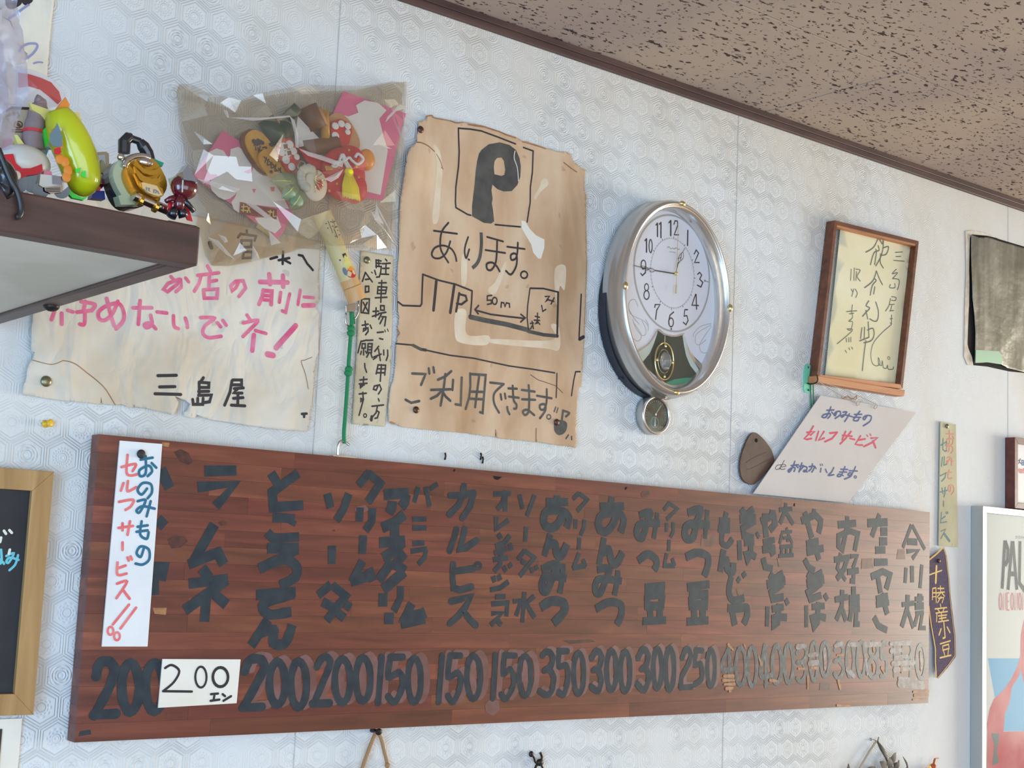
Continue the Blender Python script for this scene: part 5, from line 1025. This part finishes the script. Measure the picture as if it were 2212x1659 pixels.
def bagdepth(x, z):
    u = max(0, 1-((x-cxm)/hx)**4)*max(0, 1-((z-czm)/hz_)**4); d_ = .010+.046*u**.7
    a = Vector((ba.x, ba.z)); b = Vector((bc_.x, bc_.z)); t = max(0, min(1, (Vector((x, z))-a).dot(b-a)/(b-a).length_squared)); q = (Vector((x, z))-a-(b-a)*t).length
    return max(d_, .043-max(0, q-.018)*1.2)
v, f = cdt(po, [], inner)
V = []
for q in v:
    d_ = bagdepth(q[0], q[1]); V.append((q[0], -d_-rnd.uniform(-.0045, .0045), q[1]))
mesh('front_film', V, f, m_bag, bag)
inner2 = []
while len(inner2) < 60:
    x, z = rnd.uniform(min(xs), max(xs)), rnd.uniform(min(zs), max(zs))
    if inside(x, z, po): inner2.append((x, z))
v, f = cdt(po, [], inner2)
mesh('back_film', [(q[0], -.0105-rnd.uniform(0, .0025), q[1]) for q in v], f, m_bag, bag)
# white crease highlights painted as pale slivers just off the film
m_glint = film('painted_crease_glint', (240, 236, 228), .35, .12, .34, (240, 240, 240))
for s_ in ('220,540 290,580 375,645 300,648', '250,235 330,300 260,250 400,245 430,262 340,262', '460,362 495,375 510,435 490,425', '510,428 700,440 1000,412 1010,425 700,455', '1000,415 1040,450 1070,560 1075,680 1050,670 1040,560 1015,460', '1080,685 1250,735 1440,800 1430,835 1300,790 1150,740', '235,925 400,955 600,1010 570,1040 420,1010', '640,1125 720,1135 895,1270 800,1245', '1660,1180 1700,1270 1820,1400 1850,1450 1760,1330', '1650,1370 1760,1430 1830,1470 1700,1400', '1700,1120 1740,1220 1860,1440 1880,1470 1790,1300', '330,1400 420,1430 480,1500 560,1590 480,1540', '420,1380 480,1400 500,1440 470,1450', '700,1470 740,1530 760,1590 690,1600 ', '830,1350 930,1450 850,1470', '1740,650 1780,655 1835,685 1790,680', '1690,1260 1710,1120 1720,1220 1770,1300', '1800,420 1900,320 1965,350 1880,330 1780,470', '1280,930 1400,870 1440,850 1400,920 1340,955'):
    p2 = pts(A2, s_); pv = []
    for (a, b) in p2:
        w_ = pix(a, b, -.03); w_ = pix(a, b, -bagdepth(w_.x, w_.z)-.006); pv.append(w_)
    cn = sum(pv, Vector())/len(pv); cn.y -= .002
    mesh('crease_glint', pv+[cn], [(i, (i+1) % len(pv), len(pv)) for i in range(len(pv))], m_glint, bag)
# pink card
def card(name, zone, s, mat, y, label, cat, group=None):
    t = thing(name, pix(*pts(zone, s)[0], y), label, cat, group); fill('card', zone, s, mat, t, y, thick=.0008, lift=0); return t
pcd = card('flower_card', D7, '480,10 105,590 1180,1400 1250,1330 1385,1020 700,150', m_pinkc, -.018, 'pink card printed with big white blossoms, left side of the cellophane bag', 'card')
fill('white_blossom', D7, '265,400 300,290 400,240 490,270 550,365 575,330 580,250 680,220 780,290 840,420 860,480 940,500 1100,620 1250,850 1330,1015 940,970 700,925 640,860 665,780 640,830 570,885 500,900 420,860 340,780 310,680 340,640 415,600 400,575 320,570 270,510', m_whitec, pcd, -.0182)
fill('white_blossom', D7, '590,930 640,860 700,925 695,1070 620,1020', m_whitec, pcd, -.0182); fill('white_blossom', D7, '890,1130 1180,1110 1230,1250 1150,1330 960,1240', m_whitec, pcd, -.0182)
fill('pink_drop', D7, '860,430 840,500 750,540 800,565 850,550 875,470', m_pinkc, pcd, -.0185, lift=.0004); fill('pink_drop', D7, '855,760 905,760 880,815', m_pinkc, pcd, -.0185, lift=.0004); fill('pink_drop', D7, '1085,735 1145,735 1140,790 1100,790', m_redp, pcd, -.0185, lift=.0004)
fill('red_label', D7, '705,930 1172,1020 1168,1150 690,1080', mk('dull_red_label', (130, 62, 62), .5), pcd, -.0185, lift=.0006)
fill('olive_label', D7, '930,1195 1140,1370 1120,1395 905,1250', mk('olive_label', (168, 160, 104), .5), pcd, -.0185, lift=.0006)
ink('label_writing', D7, '720,990 780,985 / 745,960 740,1050 / 790,980 830,1060 / 715,1030 800,1040 / 820,1000 790,1060 / w2 1060,1050 1110,1060 / 1090,1035 1080,1100 / 1130,1045 1125,1110 1160,1110', m_ltyellow, pcd, 1.6, -.0192, lift=.0004)
p2c = card('flower_card', A2, '1440,215 1950,395 1760,1100 1300,1060 1180,760', m_pinkc, -.014, 'pink and white blossom card in the upper right of the cellophane bag', 'card')
fill('white_blossom', A2, '1540,330 1610,290 1720,310 1790,370 1730,440 1760,560 1800,700 1740,1060 1500,1000 1330,900 1230,740 1400,400 1480,420 1560,390', m_whitec, p2c, -.0142)
# ornament: one bundle with many parts
orn = thing('lucky_ornament', pix(640, 360, -.03), 'bundle of gold coins, blossom, leaves and red pouch inside the cellophane bag', 'ornament')
def capsule(name, zone, c, ang, L, W, y, th, mat, parent, n=28):
    cx, cy = c; a = math.radians(ang); p = []
    for k in range(n):
        t = 2*PI*k/n; u = L*abs(math.cos(t))**.75*(1 if math.cos(t) > 0 else -1); w = W*abs(math.sin(t))**.8*(1 if math.sin(t) > 0 else -1)
        p.append(zone(cx+u*math.cos(a)-w*math.sin(a), cy+u*math.sin(a)+w*math.cos(a)))
    return fill(name, PX, p, mat, parent, y, thick=th, lift=0)
capsule('brown_backing', D7, (960,290), 56, 330, 165, -.0235, .004, m_brownw, orn)
capsule('gold_coin', D7, (1000,290), 56, 320, 150, -.026, .003, m_koban, orn)
capsule('gold_coin', D7, (1130,460), 50, 240, 125, -.031, .003, m_koban, orn)
ink('coin_marks', D7, 'w7 880,150 920,180 / w6 930,140 990,170 / w2 880,200 990,180 / 900,220 905,260 / 930,230 940,290 / 960,210 950,270 990,260 / 990,230 1040,230 1010,290 / w5 1090,190 1110,200 / 1040,265 1080,270', m_inkgreyd, orn, 2, -.0263)
ink('coin_marks', D7, '1010,350 1060,400 / 1040,360 1020,420 / 1070,380 1050,450 1110,440 / 1080,410 1140,460 / 1110,420 1100,490 1160,470 / 1130,470 1190,540 / 1160,450 1150,530 1220,520 / 1190,500 1250,570 / 1220,490 1210,560 / w5 1100,540 1105,550 / w4 1180,390 1190,400', m_inkgreyd, orn, 2, -.0313)
fill('red_plaque', D7, '1250,120 1340,108 1400,180 1440,290 1470,400 1450,500 1360,550 1300,530 1240,420 1200,330 1180,230', m_redp, orn, -.036, thick=.003, lift=0)
for x, y, r_ in ((1262,215,45),(1338,190,48),(1235,292,42),(1385,275,45),(1292,385,48),(1365,475,45),(1320,300,40),(1430,350,35)):
    G().ell(pix(*D7(x, y), -.0365), (r_*.000125*1.1, .0012, r_*.000105*1.25), 14, 6).build('white_petal', m_whitec, orn, smooth=True)
for x, y in ((1285,215),(1332,300)): fill('dark_square', D7, f'{x-28},{y-25} {x+22},{y-32} {x+30},{y+22} {x-18},{y+32}', m_brownw, orn, -.038, lift=.0003)
# dark bamboo cuts
for (a, b, r_, mt) in (((450,230),(640,520),.013,m_fgreen), ((560,250),(700,360),.006,m_tan), ((700,300),(640,560),.012,m_fgreen), ((1010,60),(1150,360),.014,m_brownw), ((1110,100),(1200,330),.010,m_tan), ((1230,120),(1250,500),.007,m_koban), ((760,90),(860,190),.012,m_fgreen), ((960,620),(1400,560),.012,m_brownw)):
    G().tube([pix(*D4(*a), -.022), pix(*D4(*b), -.024)], r_, 12).build('bamboo_cut', mt, orn, smooth=True)
fill('white_fan', D4, '880,190 1180,500 1230,540 900,600 860,400', m_whitec, orn, -.024, thick=.002, lift=0)
capsule('tan_blossom_back', D4, (1480,430), 60, 300, 170, -.022, .003, m_tan, orn)
fill('red_plum_tag', D4, '1330,262 1450,222 1590,290 1600,400 1560,560 1480,600 1340,540 1320,380', m_redp, orn, -.027, thick=.002, lift=0)
for x, y, r_ in ((1380,320,50),(1460,290,50),(1545,320,48),(1380,450,55),(1545,400,40)):
    G().ell(pix(*D4(x, y), -.0278), (r_*.00012, .001, r_*.00011), 12, 6).build('white_petal', m_whitec, orn, smooth=True)
fill('red_ribbon', D4, '880,600 1100,700 1350,790 1500,880 1300,920 1100,880 1000,780', m_redc, orn, -.030, thick=.003, lift=0)
g = G(); pc2 = pix(*D4(1490,960), -.036)
for k, (dx, dz, rx_, rz_) in enumerate(((0, 0, .038, .040), (.012, .022, .026, .024), (-.018, -.012, .022, .022), (.02, -.016, .022, .024))):
    g.ell((pc2.x+dx, -.034, pc2.z+dz), (rx_, .013, rz_), 24, 12)
g.build('red_pouch', m_redc, orn, smooth=True)
for x, y in ((1400,1085),(1660,860),(1430,870),(1300,1180),(1560,640),(1690,1000)):
    G().ell(pix(*D4(x, y), -.0475), (.0022, .001, .0022), 8, 6).build('gold_sequin', m_koban, orn, smooth=True)
fill('gold_tag', D4, '1240,850 1340,855 1350,905 1255,910', m_koban, orn, -.0475, thick=.001, lift=0)
G().ell(pix(*D4(1790,770), -.030), (.014, .010, .0165), 20, 12).build('orange_fruit', m_orange, orn, smooth=True)
g = G().tube(catmull([tuple(pix(*D4(x, y), -.050)) for x, y in ((1560,900),(1500,800),(1470,700),(1440,760),(1400,850),(1340,850),(1400,800),(1480,790),(1560,740),(1600,780),(1680,830),(1750,760),(1680,690),(1640,740))], 5), .0022, 8)
g.tube(catmull([tuple(pix(*D4(x, y), -.050)) for x, y in ((1600,900),(1540,810),(1500,720),(1480,690))], 4), .0016, 8); g.build('white_cord', m_whitec, orn, smooth=True)
ts = pix(*D4(1560,935), -.051)
G().ell(ts, (.0075, .005, .007), 14, 8).build('tassel_knot', m_yarn, orn, smooth=True)
g = G(); tb = pix(*D4(1592,1290), -.050)
for k in range(30):
    u = (k/29-.5)*2; yv = -.050-.0035*math.sqrt(max(0, 1-u*u)); top = Vector((ts.x+u*.006, ts.y, ts.z-.003)); bot = Vector((tb.x+u*.0145, yv, tb.z+rnd.uniform(-.0015, .0015)))
    mid = top.lerp(bot, .5)+Vector((u*.003, -.001, 0)); g.tube([top, mid, bot], .0011, 5)
g.build('yellow_tassel', m_yarn, orn, smooth=True)
# blossom and leaves
fc = pix(*D7(1590,660), -.044)
G().ell((fc.x+.010, fc.y, fc.z-.004), (.0195, .008, .0235), 24, 12).build('blossom_body', m_cream, orn, smooth=True)
for k in range(9):
    t = 1.2+k*.42; c_ = Vector((fc.x-.004+.0125*math.cos(t), -.048, fc.z+.003+.014*math.sin(t)))
    G().ell(c_, (.0066, .005, .0072), 12, 8).build('blossom_petal', m_flower, orn, smooth=True)
G().ell((fc.x+.012, -.0515, fc.z-.004), (.006, .0022, .008), 12, 8).build('red_centre', m_redp, orn, smooth=True)
g = G()
for k in range(6):
    t = -1.4+k*.55; g.tube(catmull([(fc.x+.003, -.0525, fc.z), (fc.x+.003+.008*math.cos(t), -.0555, fc.z+.009*math.sin(t)), (fc.x+.003+.017*math.cos(t), -.0522, fc.z+.017*math.sin(t))], 4), .0007, 6)
g.build('gold_strings', m_gold, orn, smooth=True)
G().tube(catmull([tuple(pix(*D7(x, y), -.045)) for x, y in ((1480,530),(1445,480),(1470,410),(1520,420),(1540,470),(1500,520))], 5), .0014, 8).build('twist_tie', m_toysil, orn, smooth=True)
for (a, b, w_) in (((1425,660),(1075,655),.0118), ((1420,700),(1235,880),.0125), ((1500,800),(1340,1030),.0125)):
    g = G(); leafmesh(g, pix(*D7(*a), -.046), pix(*D7(*b), -.050), w_, .004); o = g.build('leaf', m_leaf, orn, smooth=True)
    s_ = o.modifiers.new('s', 'SOLIDIFY'); s_.thickness = .0012
    va, vb = pix(*D7(*a), -.0525), pix(*D7(*b), -.0525); G().tube([va.lerp(vb, .2), va.lerp(vb, .5)+Vector((0, -.003, 0)), va.lerp(vb, .85)], .0006, 6).build('leaf_vein', m_ltyellow, orn)

# ================================================================ shelf with toys
SHY = -.60
sc0, sc1 = pix(434, 490, SHY), pix(428, 575, SHY); sx = (sc0.x+sc1.x)/2; st1, st0 = sc0.z, sc1.z
shf = thing('wall_shelf', (sx-.4, SHY/2, st0), 'dark wooden shelf with white underside jutting from the wall, crowded with toys', 'shelf')
G().box(sx-1.3, sx, SHY, SHY+.022, st0, st1).build('front_fascia', m_shelfw, shf, bevel=.002)
G().box(sx-.022, sx, SHY+.022, -.001, st0, st1).build('end_fascia', m_shelfw, shf, bevel=.002)
G().box(sx-1.3, sx-.022, SHY+.022, -.001, st0+.004, st0+.010).build('underside_panel', m_under, shf)
G().box(sx-1.3, sx-.022, SHY+.022, -.001, st1-.012, st1-.002).build('top_board', m_shelfw, shf)
k_ = pix(150, 662, -.30); G().ell((k_.x if False else sx-.008, -.26, st0), (.009, .009, .006), 14, 8).build('fixing_knob', m_wire, shf, smooth=True)
def TP(zone, x, y, d): return pix(*zone(x, y), d)
ST = st1
# 1 gold and sage capsule toy
ty = SHY+.035
t = thing('gold_toy', TP(C2, 760, 1250, ty), 'gold shell toy on sage base with black handle, at shelf corner', 'toy')
bc2 = TP(C2, 800, 830, ty)
capsule('sage_back', C2, (690,850), 62, 400, 330, ty+.002, .010, m_toypale, t)
capsule('dark_body', C2, (620,900), 70, 400, 330, ty+.014, .016, m_toyk, t)
capsule('gold_disc', C2, (820,850), 60, 360, 300, ty-.003, .008, m_toygold, t)
g = G()
def shell(pl, y, mat, nm):
    fill(nm, C2, pl, mat, t, y, thick=.003, lift=0, smooth=False)
shell('680,540 720,600 800,680 900,715 1000,690 1050,640 1060,700 1000,770 900,780 780,740 700,660 650,600', ty-.010, m_toygold, 'gold_ridge')
shell('650,640 700,700 800,790 920,840 1020,830 1060,770 1055,880 960,940 840,920 740,850 670,740', ty-.013, m_toygold, 'gold_ridge')
shell('650,760 720,870 780,900 900,960 1000,940 1090,990 1110,1090 1060,1130 960,1120 820,1050 720,930', ty-.011, m_toygold, 'gold_ridge')
shell('780,890 1000,945 1090,1090 1020,1110 880,1060 800,990', ty-.0145, mk('pale_gold_plate', (232, 200, 150), .3, .5), 'date_plate')
ink('plate_marks', C2, '835,970 840,1010 / 860,985 885,990 870,1020 890,1030 / 950,1010 955,1055 / 965,1010 990,1020 985,1060 / 1010,1030 1030,1070', m_toyb, t, .9, ty-.0146)
G().ell(TP(C2, 830, 580, ty-.010), (.0072, .0032, .0042), 16, 8).build('silver_eye', m_chrome, t, smooth=True)
G().tube(catmull([tuple(TP(C2, x, y, ty-.001)) for x, y in ((490,660),(520,590),(600,520),(700,490),(790,490),(880,520))], 4), .0032, 10).build('silver_rim', m_chrome, t, smooth=True)
G().tube([TP(C2, x, y, ty+.012) for x, y in ((490,440),(495,260),(560,195),(610,190))], [.0056, .006, .0056, .004], 10).tube([TP(C2, x, y, ty+.012) for x, y in ((610,215),(740,260))], .0036, 10).tube([TP(C2, x, y, ty+.012) for x, y in ((730,250),(790,330),(850,430),(890,560))], [.004, .006, .006, .0055], 10).build('handle', m_toyk, t, bevel=.0004)
G().tube([TP(C2, 640, 1100, ty-.006), TP(C2, 1170, 1330, ty-.004)], .0046, 16).build('chrome_bar', m_chrome, t, smooth=False)
for x, y in ((740,1180), (980,1275)): G().tube([TP(C2, x-25, y-12, ty-.006), TP(C2, x+25, y+12, ty-.006)], .0054, 14).build('gold_band', m_toygold, t)
fill('gold_leg', C2, '740,1030 870,1080 1060,1130 1030,1240 960,1180 860,1150 780,1180', m_toygold, t, ty-.002, thick=.004, lift=0)
fill('teal_tab', C2, '925,520 970,530 1110,590 1085,650 960,600', m_toyteal, t, ty+.004, thick=.004, lift=0)
G().ell(TP(C2, 440, 500, ty), (.0036, .003, .0036), 12, 8).build('silver_knob', m_chrome, t, smooth=True)
fill('sage_foot', C2, '400,1100 650,1050 690,1240 440,1240', m_toypale, t, ty+.001, thick=.012, lift=0)
# 2 small garnet helmet figurine
ty = SHY+.016
t = thing('toy_figurine', TP(C2, 1340, 1430, ty), 'tiny dark red helmeted toy figurine at the very corner of the shelf', 'toy')
G().ell(TP(C2, 1430, 970, ty), (.0133, .010, .0118), 22, 14).build('helmet', m_garnet, t, smooth=True)
fill('silver_crest', C2, '1400,730 1490,605 1510,700 1600,820 1640,900 1560,870 1480,860 1420,850', m_toysil, t, ty-.0115, thick=.012, lift=0)
fill('rear_fin', C2, '1205,825 1290,790 1400,700 1410,850 1300,850 1230,930', m_toypale, t, ty+.002, thick=.004, lift=0)
G().tube([TP(C2, 1405, 860, ty-.0105), TP(C2, 1395, 1050, ty-.0095)], .0009, 8).build('face_ridge', m_toysil, t)
G().tube([TP(C2, 1370, 1080, ty), TP(C2, 1350, 1210, ty), TP(C2, 1340, 1330, ty)], [.0045, .0055, .005], 14).build('torso', m_garnet, t, smooth=True)
G().tube([TP(C2, 1300, 1130, ty), TP(C2, 1210, 1150, ty), TP(C2, 1140, 1190, ty)], [.003, .0028, .0022], 10).build('arm', m_garnet, t, smooth=True)
G().tube([TP(C2, 1400, 1150, ty-.001), TP(C2, 1480, 1230, ty-.002), TP(C2, 1580, 1350, ty-.002)], [.003, .0028, .0024], 10).build('arm', m_toyk, t, smooth=True)
for a in ('1290,1310 1220,1430', '1380,1310 1420,1440'):
    p_ = pts(C2, a); G().tube([pix(*p_[0], ty), pix(*p_[1], ty)], [.0042, .0048], 12).build('leg', m_toyk, t, smooth=True)
fill('red_cape', C2, '1180,1190 1260,1200 1220,1330 1170,1340', m_toyr, t, ty+.005, thick=.0015, lift=0); fill('red_cape', C2, '1420,1230 1500,1290 1560,1500 1480,1480 1430,1380', m_toyr, t, ty+.003, thick=.0015, lift=0)
q = TP(C2, 1370, 1450, ty); G().box(q.x-.016, q.x+.012, ty-.010, ty+.014, ST, ST+.0016).build('base', m_toyk, t)
# 3 yellow bullet-shaped clear container
ty = SHY+.045
t = thing('yellow_airship_toy', TP(C1, 1120, 1560, ty), 'translucent yellow-green airship-shaped container leaning nose-down on the shelf', 'toy')
ax = [(790,370),(830,480),(900,650),(980,830),(1060,1020),(1110,1180),(1140,1320),(1150,1420),(1155,1500),(1158,1560)]
wd = [120,175,215,232,232,220,205,175,125,30]
G().tube(catmull([tuple(TP(C1, x, y, ty)) for x, y in ax], 3), [a/1000*.080 for i in range(9) for a in [wd[i]+(wd[i+1]-wd[i])*k/3 for k in range(3)]]+[.002], 26).build('body', m_toyy, t, smooth=True)
fill('tail_fin', C1, '905,190 960,290 930,460 880,500 800,450 760,370', m_toyor, t, ty-.006, thick=.003, lift=0)
fill('tail_wing', C1, '940,400 1095,400 1110,480 1140,500 1020,610 960,520', m_ltyellow, t, ty+.006, thick=.004, lift=0)
fill('tail_wing', C1, '410,270 470,290 640,350 720,380 640,520 560,430 440,360', m_ltyellow, t, ty+.008, thick=.004, lift=0)
fill('sticker', C1, '790,545 830,640 860,740 860,860 800,880 720,860 690,800 690,700 750,620', m_toyb, t, ty-.0215, lift=0, thick=.0006)
fill('red_sticker', C1, '750,900 830,880 850,950 800,980 750,970', m_toyr, t, ty-.0222, lift=0, thick=.0006)
for x, y in ((730,690),(790,1040),(860,1080),(900,1200),(880,1290),(770,840)): G().ell(TP(C1, x+35, y, ty-.0185), (.0042, .0012, .005), 14, 8).build('round_sticker', m_toyor, t, smooth=True)
fill('green_window', C1, '1040,1180 1120,1160 1080,1240 1040,1220', m_toyg, t, ty-.0195, lift=0, thick=.0006); fill('green_window', C1, '1130,1220 1180,1200 1185,1310 1115,1270', m_toyg, t, ty-.0195, lift=0, thick=.0006)
fill('green_underside', C1, '930,1430 1020,1520 1130,1575 1210,1560 1150,1610 1000,1580 930,1510', m_toyg, t, ty-.010, lift=0, thick=.004); fill('green_edge', C1, '600,640 660,580 670,820 640,880 620,760', m_toyg, t, ty+.004, lift=0, thick=.004)
# 4 red-and-white toy car
ty = SHY+.05
t = thing('toy_car', TP(C1, 350, 1350, ty), 'rounded red and white toy car at left end of the shelf edge', 'toy')
g = G().ell(TP(C1, 330, 1100, ty), (.0235, .016, .0165), 24, 14); g.build('white_shell', m_toyw, t, smooth=True)
fill('red_sill', C1, '60,980 180,970 220,1100 300,1170 420,1170 580,1110 590,1200 540,1250 380,1270 260,1320 180,1290 100,1150', m_toyr, t, ty-.015, thick=.006, lift=0)
for x in (230, 470): G().tube([TP(C1, x, 1370, ty-.010), TP(C1, x, 1370, ty-.004)], .0095, 20).build('wheel', m_toyk, t, smooth=False)
G().ell(TP(C1, 220, 1270, ty-.017), (.0045, .003, .0045), 12, 8).build('headlamp', m_toyw, t, smooth=True)
# 5 boots / carton / tower pieces
ty = SHY+.075
t = thing('toy_carton', TP(C1, 230, 900, ty), 'beige and red printed carton standing behind the toy car', 'box')
fill('carton', C1, '160,320 430,335 410,600 390,940 20,960 40,760 110,600', mk('beige_board', (196, 178, 150), .6), t, ty, thick=.02, lift=0)
fill('dark_lid', C1, '160,315 430,330 425,365 155,350', m_shelfw, t, ty-.001, thick=.022, lift=0)
fill('red_band', C1, '35,765 205,760 200,920 15,950', m_redp, t, ty, lift=.0005)
ink('printed_marks', C1, '240,400 260,440 240,480 / O 250,570 55,45 w1.2 / 160,640 320,640 / 160,670 320,670 / w3 240,560 262,580', m_brownw, t, 1.1, ty)
t = thing('toy_limb', TP(C1, 470, 950, ty), 'grey-mauve curved toy limb with red band, standing behind the toy car', 'toy')
q_ = [tuple(TP(C1, x, y, SHY+.062)) for x, y in ((470,930),(460,800),(480,650),(500,500),(530,370),(555,300),(540,240),(495,215))]
G().tube(catmull(q_, 3), [.0108]*3+[.0103]*3+[.0095]*3+[.0085]*3+[.0075]*3+[.006]*3+[.0045]*4, 14).build('limb', mk('mauve_grey_plastic', (140, 118, 118), .4), t, smooth=True)
G().tube([TP(C1, 478, 660, SHY+.062), TP(C1, 473, 700, SHY+.062)], .0112, 14).build('red_band', m_redp, t)
t = thing('yellow_block', TP(C1, 290, 900, SHY+.06), 'pale yellow wedge-shaped toy block leaning on the beige carton', 'toy')
fill('block', C1, '195,710 240,710 380,900 350,915 270,900', m_ltyellow, t, SHY+.056, thick=.008, lift=0)
# truck
ty = SHY+.03
t = thing('toy_truck', TP(C1, 700, 1440, ty), 'small chrome-grilled toy truck between red car and yellow airship', 'toy')
fill('cab', C1, '560,1250 700,1265 900,1300 940,1420 870,1480 620,1450 540,1400', m_toyw, t, ty, thick=.018, lift=0)
fill('grille', C1, '715,1270 850,1290 845,1400 720,1390', m_toysil, t, ty, thick=.001, lift=.002)
fill('bumper', C1, '610,1430 870,1400 860,1500 700,1520 620,1480', m_chrome, t, ty-.002, thick=.004, lift=0)
for i_ in range(3): fill('bumper_slot', C1, f'630,{1445+i_*22} 830,{1440+i_*22} 825,{1449+i_*22} 630,{1455+i_*22}', m_toyk, t, ty-.002, thick=.0008, lift=.001)
for x in (560, 850): G().tube([TP(C1, x, 1480, ty+.003), TP(C1, x, 1480, ty+.010)], .007, 16).build('wheel', m_toyk, t)
fill('red_roof', C1, '610,1205 710,1210 720,1265 600,1255', m_toypk, t, ty+.004, thick=.012, lift=0)
# small odds and ends
t = thing('toy_piece', TP(C1, 1390, 1500, SHY+.07), 'tiny pink and blue toy pieces between the yellow airship and gold toy', 'toy')
fill('pink_piece', C1, '1330,1300 1450,1290 1450,1400 1320,1400', m_toypk, t, SHY+.07, thick=.01, lift=0); fill('red_piece', C1, '1320,1390 1450,1390 1400,1450 1310,1440', m_garnet, t, SHY+.069, thick=.01, lift=0)
fill('blue_piece', C1, '1290,1480 1440,1480 1450,1600 1260,1580', m_toynavy, t, SHY+.06, thick=.01, lift=0); fill('white_piece', C1, '1370,1240 1450,1270 1455,1310 1380,1300', m_toyw, t, SHY+.068, thick=.008, lift=0)
fill('salmon_piece', C1, '1300,1420 1390,1425 1380,1485 1290,1475', m_redp, t, SHY+.058, thick=.006, lift=0)
t = thing('toy_screen', TP(C1, 1370, 1200, SHY+.1), 'tiny white-framed toy screen standing behind the yellow airship', 'toy')
fill('frame', C1, '1200,955 1460,940 1500,970 1510,1300 1300,1320', mk('beige_plastic', (176, 164, 144), .4), t, SHY+.1, thick=.004, lift=0)
fill('screen', C1, '1230,1000 1440,985 1460,1240 1320,1260', mk('pale_screen_print', (186, 196, 216), .3), t, SHY+.1, thick=.0005, lift=.0008)
fill('sage_horn', C1, '1400,1050 1420,1060 1480,1160 1530,1100 1530,1200 1440,1250 1370,1210', m_toypale, t, SHY+.09, thick=.004, lift=0)
t = thing('toy_printed_box', TP(C1, 610, 900, SHY+.1), 'small white box with red and green print behind the yellow airship', 'box')
fill('box', C1, '560,500 700,560 700,900 560,840', m_toyw, t, SHY+.1, thick=.02, lift=0)
fill('red_print', C1, '565,640 620,700 615,780 560,730', m_redp, t, SHY+.1, lift=.0006); fill('green_print', C1, '570,520 630,560 620,620 570,590', m_leaf, t, SHY+.1, lift=.0006)
fill('blue_print', C1, '560,850 680,880 640,1000 560,1000', m_pblue, t, SHY+.098, thick=.01, lift=0)
# cable hanging over the fascia
t = thing('black_cable', TP(C1, 60, 1200, SHY-.01), 'dark curled cable hanging over the shelf front at the left edge', 'cable')
G().tube(catmull([tuple(TP(C1, x, y, SHY-.006)) for x, y in ((-30,900),(30,1050),(110,1250),(170,1380),(230,1480),(270,1600),(290,1750),(260,1830),(220,1840))], 5), .0028, 10).build('cable', m_cablk, t, smooth=True)
G().tube(catmull([tuple(TP(C1, x, y, SHY+.004)) for x, y in ((-30,1150),(40,1200),(90,1300),(80,1450),(10,1500))], 5), .009, 10).build('plug', m_toyk, t, smooth=True)
# red and white disc in plastic sleeve
ty = -.49
t = thing('round_sign', TP(C3, 560, 1350, ty), 'red and white rounded card in clear wrap behind the toys', 'sign')
fill('card', C3, '260,1020 430,1040 600,1095 760,1170 880,1270 950,1370 965,1500 940,1700 900,2250 300,2150 240,1500', m_white, t, ty, thick=.003, lift=0)
fill('red_band', C3, '270,1085 440,1110 600,1160 760,1230 880,1370 915,1500 860,1560 740,1450 600,1340 430,1290 270,1310', m_redp, t, ty, thick=.0003, lift=.0005)
vv = [TP(C3, x, y, ty-.006) for x, y in ((240,1000),(440,1030),(600,1085),(760,1160),(900,1270),(970,1400),(980,1560),(640,1640),(430,1600),(250,1600))]; cc = TP(C3, 560, 1300, ty-.016)
mesh('clear_wrap', vv+[cc], [(i, (i+1) % len(vv), len(vv)) for i in range(len(vv))], m_wrap, t)
# milky plastic bag at far left
bo = pts(C3, '-300,-200 60,-200 95,60 110,200 135,330 160,440 185,560 205,700 235,850 255,1020 265,1250 270,1500 180,1700 100,2000 40,2300 -300,2400')
yb = SHY+.03; po2 = [(pix(a, b, yb).x, pix(a, b, yb).z) for a, b in bo]; inn = []
while len(inn) < 70:
    x, z = rnd.uniform(min(p[0] for p in po2), max(p[0] for p in po2)), rnd.uniform(min(p[1] for p in po2), max(p[1] for p in po2))
    if inside(x, z, po2): inn.append((x, z))
v, f = cdt(po2, [], inn)
t = thing('plastic_bag', (po2[1][0]-.03, yb, ST), 'milky lilac plastic bag standing on the shelf at the left edge', 'bag')
mesh('front_film', [(q[0], yb-.02-rnd.uniform(0, .012), q[1]) for q in v], f, m_bagl, t, smooth=True); mesh('back_film', [(q[0], yb+.02+rnd.uniform(0, .01), q[1]) for q in v], f, m_bagl, t, smooth=True)

# paper pinned high left
def surfW(x, z): return -(.007+.004*noise.noise((x*20, z*24, 4))+.0015*noise.noise((x*50, z*50, 9)))
t = thing('poster_sheet', pix(60, 80, -.005), 'creased bright cream paper with purple brush marks at the upper left edge', 'poster')
paper('sheet', C3, '-600,-300 800,-250 790,80 775,230 765,360 740,560 720,800 700,1000 680,1250 600,1600 -600,1500', m_wpaper, t, surfW)
ink('black_lettering', C3, 'w9 135,20 150,80 200,70 270,30 285,-20 / w9 380,30 440,-10', m_inkgreyd, t, 9, -.006, surfW)
letters('purple_mark', C3, 'w3 285,770 320,705 400,665 480,655 540,665 550,710 500,790 430,850 375,890 / w2.4 500,950 560,932 630,935 / w3 130,280 250,200 340,130 430,70', mk('violet_brush', (150, 150, 188), .7), t, 3, -.006, surfW)
# nail holes and marks on the wall
for x, y in ((960,985),(1037,985),(1041,993)):
    q = pix(x, y, 0); o = G().tube([(q.x, -.0015, q.z-.006), (q.x+.001, -.002, q.z), (q.x, -.0015, q.z+.005)], .0013, 8).build('nail', m_wire, None, smooth=True)
    setp(o, {960: 'thin dark nail in the wallpaper above board centre, left of the pair', 1037: 'upper dark nail of the close pair above the board', 1041: 'lower dark nail of the close pair above the board'}[x], 'nail', 'dark nails above the board')
